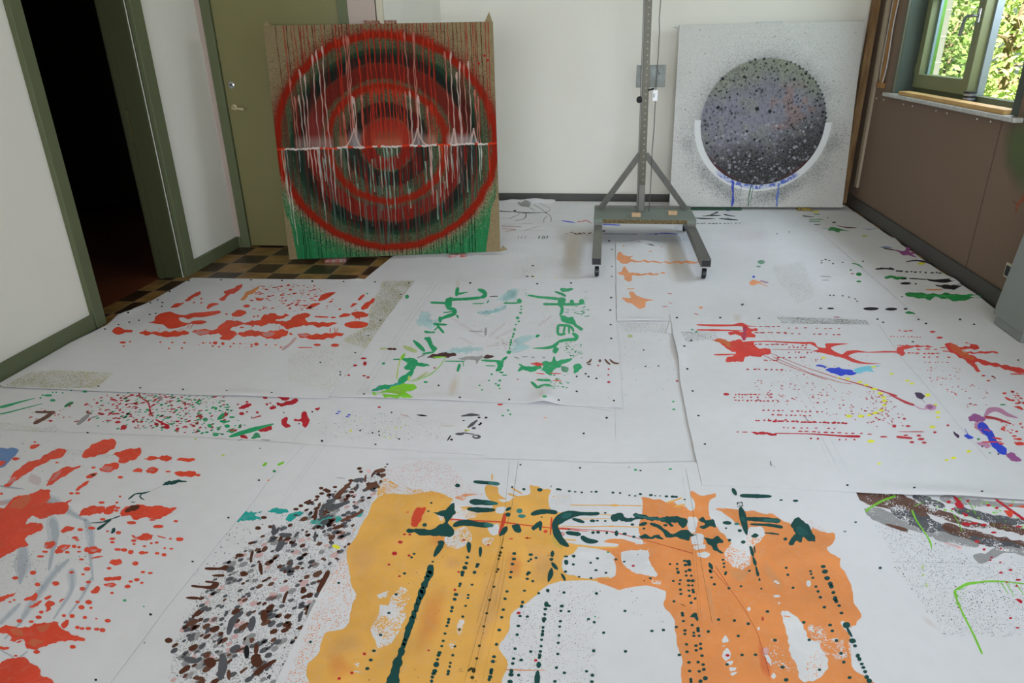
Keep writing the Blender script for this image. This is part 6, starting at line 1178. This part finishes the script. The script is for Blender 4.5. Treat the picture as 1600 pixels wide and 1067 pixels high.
e('DG', '182,222,13,10 180,258,15,9 170,291,12,9 162,343,12,8 157,377,12,9 135,470,12,8 122,518,12,9 110,589,12,9 100,639,12,9 84,722,13,10 66,816,12,10 50,897,13,10 43,928,14,11 33,985,14,14 30,1002,13,12 25,1028,14,12 18,1046,12,12 290,229,15,9 325,250,10,8 291,260,10,8 276,272,10,7 278,347,13,10 268,358,10,9 267,387,12,8 303,402,11,8 249,465,11,7 237,540,11,11 230,567,12,12 220,631,12,8 268,634,12,8 209,695,13,9 201,753,12,9 188,844,12,10 178,909,12,9 172,941,12,10 163,990,14,14 161,1014,17,14 155,1060,18,14 227,918,12,9 211,1017,12,10 290,863,12,9 425,260,14,10 515,240,9,6 521,272,13,9 523,288,12,8 570,238,12,9 568,293,10,8 517,341,11,8 401,464,12,12 342,482,10,8 507,477,11,9 386,585,14,9 382,620,11,9 378,650,14,13 375,665,10,9 370,705,11,9 369,730,11,11 366,752,12,13 361,786,11,9 358,828,11,9 353,862,12,10 349,888,12,12 346,902,11,10 342,950,15,22 493,566,14,10 487,597,11,8 540,600,11,8 484,665,11,9 480,700,10,8 475,757,10,9 470,806,11,9 467,879,11,9 458,968,11,9 510,1002,12,9 448,1058,12,10 720,483,11,9 726,253,11,8 682,283,9,7 717,331,11,7 782,348,10,7 906,597,11,8 668,650,11,8 705,671,11,9 767,740,11,9 910,862,12,10 702,858,12,11 1082,728,12,8 1158,722,12,9 655,992,11,9 693,1018,13,11 690,1060,14,9 1072,384,10,6')
s('DG', '433,208 430,240', [26, 24]); s('DG', '428,282 445,305 465,325', [16, 28, 16]); s('DG', '426,320 422,355 405,405', [20, 40, 16]); s('DG', '490,355 505,370 514,398', [12, 20, 14]); b('DG', '380,540 400,535 408,555 428,568 400,572 378,560'); s('DG', '336,990 333,1030 330,1090', [20, 40, 30]); e('RD', '960,302,11,7 211,610,13,9 323,920,12,9'); s('BK', '395,235 420,233', 2); e('GR', '711,634,6,5')
on('I', 'Y')
s('DG', '490,310 503,350 512,400 530,482', [40, 42, 46, 16]); s('D2', '500,370 515,395', 30, .4); s('DG', '525,380 640,385 745,394', [24, 30, 30]); s('D2', '640,388 740,394', 22, .5); s('DG', '555,415 680,420 762,435', [12, 20, 24]); s('DG', '645,472 700,475 742,482', [6, 12, 8]); s('DG', '490,228 600,232 690,233', [24, 26, 18]); s('DG', '440,185 460,222', [30, 26]); fld('DG', '465,270 505,270 505,305 470,300', 26, 1.5, 3); e('DG', '755,257,11,5 850,262,17,8'); e('D2', '1172,463,12,6', a=.5)
b('DG', '215,385 245,372 265,390 310,380 325,435 290,430 260,445 220,432 255,415|245,500 290,510 350,495 375,535 335,545 345,575 378,602 350,603 310,575|820,425 845,375 880,378 940,430 980,515 975,532 930,520 900,500 890,530 850,525 840,550 805,545 820,505 850,480'); b('D2', '850,440 890,430 930,480 880,490', .35)
s('DG', '378,405 425,408', 24); e('D2', '466,413,17,9'); e('DG', '395,441,8,6 485,457,13,10 418,520,12,10 508,532,16,11 783,512,14,10 548,720,10,7 1243,402,9,6 1403,701,11,9 763,133,8,6 305,100,8,5 757,257,10,5'); b('DG', '560,488 585,475 608,490 590,505 568,500')
s('DG', '553,560 568,600 572,625', [16, 26, 14]); s('DG', '572,630 588,680', [14, 26]); s('DG', '590,690 605,752', [12, 22]); s('DG', '578,560 586,602', [12, 8]); b('DG', '605,785 612,765 620,785|618,840 625,828 635,842')
on('I', 'Z')
e('DG', '29,291,9,7 76,290,10,7 75,322,10,7 82,345,11,12 50,401,10,7 96,397,10,7 91,421,10,7 97,458,11,8 100,486,11,8 55,535,11,8 109,612,11,10 112,627,11,9 116,664,12,8 126,725,12,9 126,748,11,8 136,816,12,9 140,865,12,9 152,934,12,9 157,990,12,9 165,1045,11,12 166,1060,11,10 70,703,11,9 90,885,12,9 125,270,12,8 150,275,17,12 155,293,14,12 130,297,13,9 133,338,10,8 157,330,14,10 135,366,10,7 168,367,10,7 150,399,14,9 177,400,14,10 150,430,11,7 175,431,10,7 152,464,10,8 178,460,11,9 182,474,11,9 156,499,11,8 193,516,11,8 167,544,11,9 174,690,11,9 212,712,12,11 213,727,12,11 184,740,10,8 185,760,11,8 219,760,11,8 228,813,11,9 199,825,12,9 230,843,12,9 200,855,12,9 238,890,12,9 213,932,12,9 245,948,12,9 220,992,12,9 250,980,13,10 260,1038,17,14 228,1057,15,12 295,340,13,11 290,332,10,8 300,379,10,7 319,423,11,8 375,263,10,7 381,287,10,7 382,310,9,7 394,346,10,8 391,357,9,8 414,449,11,8 493,436,10,7 789,315,11,7 799,361,11,8 833,446,11,8 346,654,12,9 450,660,12,9 541,681,12,10 279,732,11,10 475,761,12,9 666,601,13,9 715,789,14,10 500,885,12,9 588,884,12,9 765,965,14,10 788,1048,16,12 402,947,12,9 1006,982,12,9')
b('DG', '158,635 185,612 205,612 212,640 208,665 195,655 190,640'); s('DG', '285,285 295,300 305,322', [18, 24, 18])
e('DG', '1030,307,16,11 1042,340,21,14 1056,383,19,14 1077,420,16,15 1084,438,15,14 1097,477,13,11 1108,516,16,16 1116,534,13,13 1135,563,13,9 1150,611,13,9 948,338,11,7 952,356,10,7 963,381,11,8 983,438,11,8 997,470,12,9 1012,508,12,9 1038,573,12,9 1183,690,27,20 1222,793,23,17 1238,826,13,11 1257,890,14,14 1268,912,14,13 1283,944,13,9 1293,967,13,10 1305,995,14,11 1315,1030,16,14 1332,1055,18,16 1075,690,13,9 1090,728,13,9 1117,791,14,10 1147,875,13,10 1165,932,13,10 1203,1033,14,10 903,672,13,9 939,787,12,9'); s('DG', '1185,700 1195,730 1218,765', [16, 20, 14]); e('RD', '405,888,13,9'); s('BK', '98,552 130,566', 4)
on('I', 'W'); s('DO', '1135,50 1165,200 1210,520 1310,1067', 2.2, .6); s('DO', '1190,480 1240,1067|1170,480 1225,1067', 1.8, .35); s('DO', '1110,60 1165,520', 1.6, .25)
on('I', 'U'); s('DO', '905,0 880,260 840,560 690,1060', 2.2, .4); s('DO', '962,0 920,300 850,560 740,1060', 2.2, .6); s('BR', '895,600 825,1000|870,600 810,950', 2, .25)
on('I', 'V'); s('DO', '1380,60 1240,600 1110,1067', 2.2, .4); s('DO', '1370,120 1160,1067', 2.2, .5); s('BR', '1385,330 1230,1067', 2, .25)
fld('BK BR', '500,200 1400,200 1400,1060 200,1060', 30, 1., 2.); on('I', 'W'); fld('BK BR', '300,820 1000,830 1000,1067 300,1067', 40, .8, 1.8)
# ---- cloth J
on('J', 'AA')
for t, w, c in (('310,125 430,150 560,190 700,250 800,290', [70, 90, 80, 60, 30], 'B2'), ('420,130 560,140 700,200 850,260', [30, 40, 46, 20], 'B2'), ('700,150 800,180 900,215', [24, 36, 20], 'GY'), ('380,240 520,270 650,330 840,400', [36, 50, 46, 30], 'G3'), ('560,230 700,300 860,360 1000,400', [40, 60, 60, 40], 'GY'), ('780,230 900,270 1050,330 1200,350', [40, 44, 30, 20], 'B2'), ('900,340 1060,400 1200,440 1430,480', [40, 50, 60, 50], 'B2'), ('980,230 1120,270 1250,310 1430,320', [40, 36, 44, 40], 'GY'), ('1080,420 1200,450 1430,500', [30, 40, 40], 'GY'), ('840,400 1000,440 1120,470', [60, 40, 24], 'G3'), ('1100,540 1180,580 1200,520 1330,490 1430,520', [40, 50, 40, 30, 40], 'G3'), ('1200,330 1430,380', [24, 40], 'B2'), ('420,270 560,340 660,375', [30, 24, 20], 'G3'), ('880,160 1100,190 1430,210', [40, 30, 24], 'G3')): s(c, t, [v*1.35 for v in w], .82, wob=.3)
b('WH', '330,130 620,130 1430,180 1430,520 1000,480 640,400 430,300', .27, 'r', sm=0); b('WH', '620,150 1430,200 1430,300 900,270', .3, 'r', sm=0)
b('GY', '470,330 850,420 1100,560 1423,580 1423,1067 900,1067 560,560', .12, 's', sm=0); fld('BK GY', '430,330 860,440 1200,600 1423,900 900,1067 560,600', 260, .8, 2.4)
s('B2', '520,330 600,355 660,370', [10, 24, 20]); e('PK', '1000,484,18,12'); s('PK', '900,450 1000,482', 12, .6)
s('LG', '385,250 420,220 490,180 585,145', [18, 14, 16, 14], .75); s('LG', '690,240 720,310 775,385 815,455 820,495', [14, 10, 8, 12, 6], .85); s('LG', '700,215 760,190|960,265 1000,330 1020,380|1060,180 1110,270', 7, .6); fld('LG', '700,150 1423,180 1423,380 800,250', 40, 2, 6)
s('LG', '1430,722 1300,706 1200,703 1120,712 1050,720 968,765', [8, 9, 12, 13, 22, 13], .9); s('LG', '968,770 985,830 1020,910 1100,1067 1150,1180', [20, 12, 12, 13, 14], .9); s('LG', '1270,710 1320,785|1308,715 1360,805|1370,722 1423,792', [7, 4], .9); fld('LG', '960,770 1060,720 1050,760 1000,900', 20, 1.5, 4); e('LP', '760,610,9,16 762,662,9,10 785,730,9,16', a=.4)
s('RD', '965,150 1000,190 1025,225', [12, 30, 14]); b('RD', '968,195 1010,190 1030,210 1000,232|1020,255 1050,262 1060,278 1030,275|1015,325 1045,318 1080,330 1050,345'); e('RD', '1115,444,18,9 1162,496,11,8 1055,180,12,7 1245,225,12,8 1225,385,18,7 1160,335,20,9 1390,346,24,5 1272,490,10,6 1190,207,16,8 1100,325,24,8 930,185,16,10 958,232,12,6'); s('RD', '1238,168 1320,228 1423,300', [14, 16, 18]); b('RO', '1290,240 1350,250 1345,285 1310,270|1315,205 1350,200 1340,215|1370,215 1423,210 1423,225')
e('RD', '1210,548,10,5 1203,566,9,5 1268,580,9,5 1272,648,13,7 1335,630,14,7 1385,695,17,7 1310,710,9,5 1375,735,10,6 1335,945,11,7 1380,1008,13,6'); b('RD', '1362,820 1385,818 1412,835 1405,848 1375,832'); e('BK', '482,616,11,8 675,995,12,8 323,318,10,6 1340,546,4 705,617,4', 5, 4); e('D2', '253,378,12,8', a=.4); stain('750,930 860,1020', 30, 0.12); s('GY', '560,578 900,582 1300,590', 1.5, .3); s('GY', '480,790 492,798', 4, .6)
on('F', 'AA'); e('BK', '268,76 704,99 1147,122', 9, 6)
on('B', 'N6'); s('GY', '900,75 660,430 420,790|932,78 700,410 470,770', 1.3, .3)
on('F', 'M'); s('GY', '560,110 700,360 860,640 1080,1067|600,110 745,360 920,660 1130,1067', 1.3, .22)
on('F', 'N'); s('GY', '470,150 620,370 830,610 1000,820 1190,1040', 1.6, .4); on('F', 'N'); s('GY', '60,860 150,1060|90,880 190,1060', 1.2, .25)
on('D', 'L'); s('GY', '290,400 560,640 780,820 900,930|385,480 640,700 840,890', 1.4, .3)
on('C', 'N7'); s('GY', '465,0 470,80', 1.2, .3)
for c in CL.values(): c.build()
# ------------------------------------------------------------------ light
wd = bpy.data.worlds.new('world'); S.world = wd; wd.use_nodes = True
nt = wd.node_tree; bg = nt.nodes['Background']
sky = nt.nodes.new('ShaderNodeTexSky'); sky.sky_type = 'HOSEK_WILKIE'; sky.turbidity = 3; sky.sun_direction = (-.14, -.72, .68)
nt.links.new(sky.outputs['Color'], bg.inputs['Color']); bg.inputs['Strength'].default_value = 2.2
sun = bpy.data.lights.new('sun', 'SUN'); so = bpy.data.objects.new('sun', sun); COL.objects.link(so)
sun.energy = 48; sun.angle = .01; sun.color = (1, .95, .84); so.rotation_euler = Vector((.14, .72, -.68)).to_track_quat('-Z', 'Y').to_euler()
def area(name, loc, d, sx, sy, power, col):
    l = bpy.data.lights.new(name, 'AREA'); l.shape = 'RECTANGLE'; l.size = sx; l.size_y = sy; l.energy = power; l.color = col
    o = bpy.data.objects.new(name, l); COL.objects.link(o); o.location = loc; o.rotation_euler = Vector(d).to_track_quat('-Z', 'Z').to_euler(); return o
# daylight entering by the window beside the camera and by the visible one
area('daylight_near_window', (XR+.06, (W2[0]+W2[1])/2, (W2[2]+W2[3])/2), (-1, .35, -.05), 1.1, 1.8, 56, (.70, .84, 1.))
area('daylight_far_window', (2.86, (W1[0]+W1[1])/2, 2.12), (-.97, .08, -.24), .6, 1.8, 84, (.74, .85, 1.))
area('fill_behind', ((FW[0]+FW[1])/2, YF-.03, (FW[2]+FW[3])/2), (0, 1, -.14), 3.2, 1.3, 62, (.84, .90, 1.)).data.spread = 1.3  # added fill from behind the camera, brightens the back wall
S.view_settings.view_transform = 'Standard'; S.view_settings.look = 'None'; S.view_settings.gamma = 1; S.view_settings.exposure = -.52
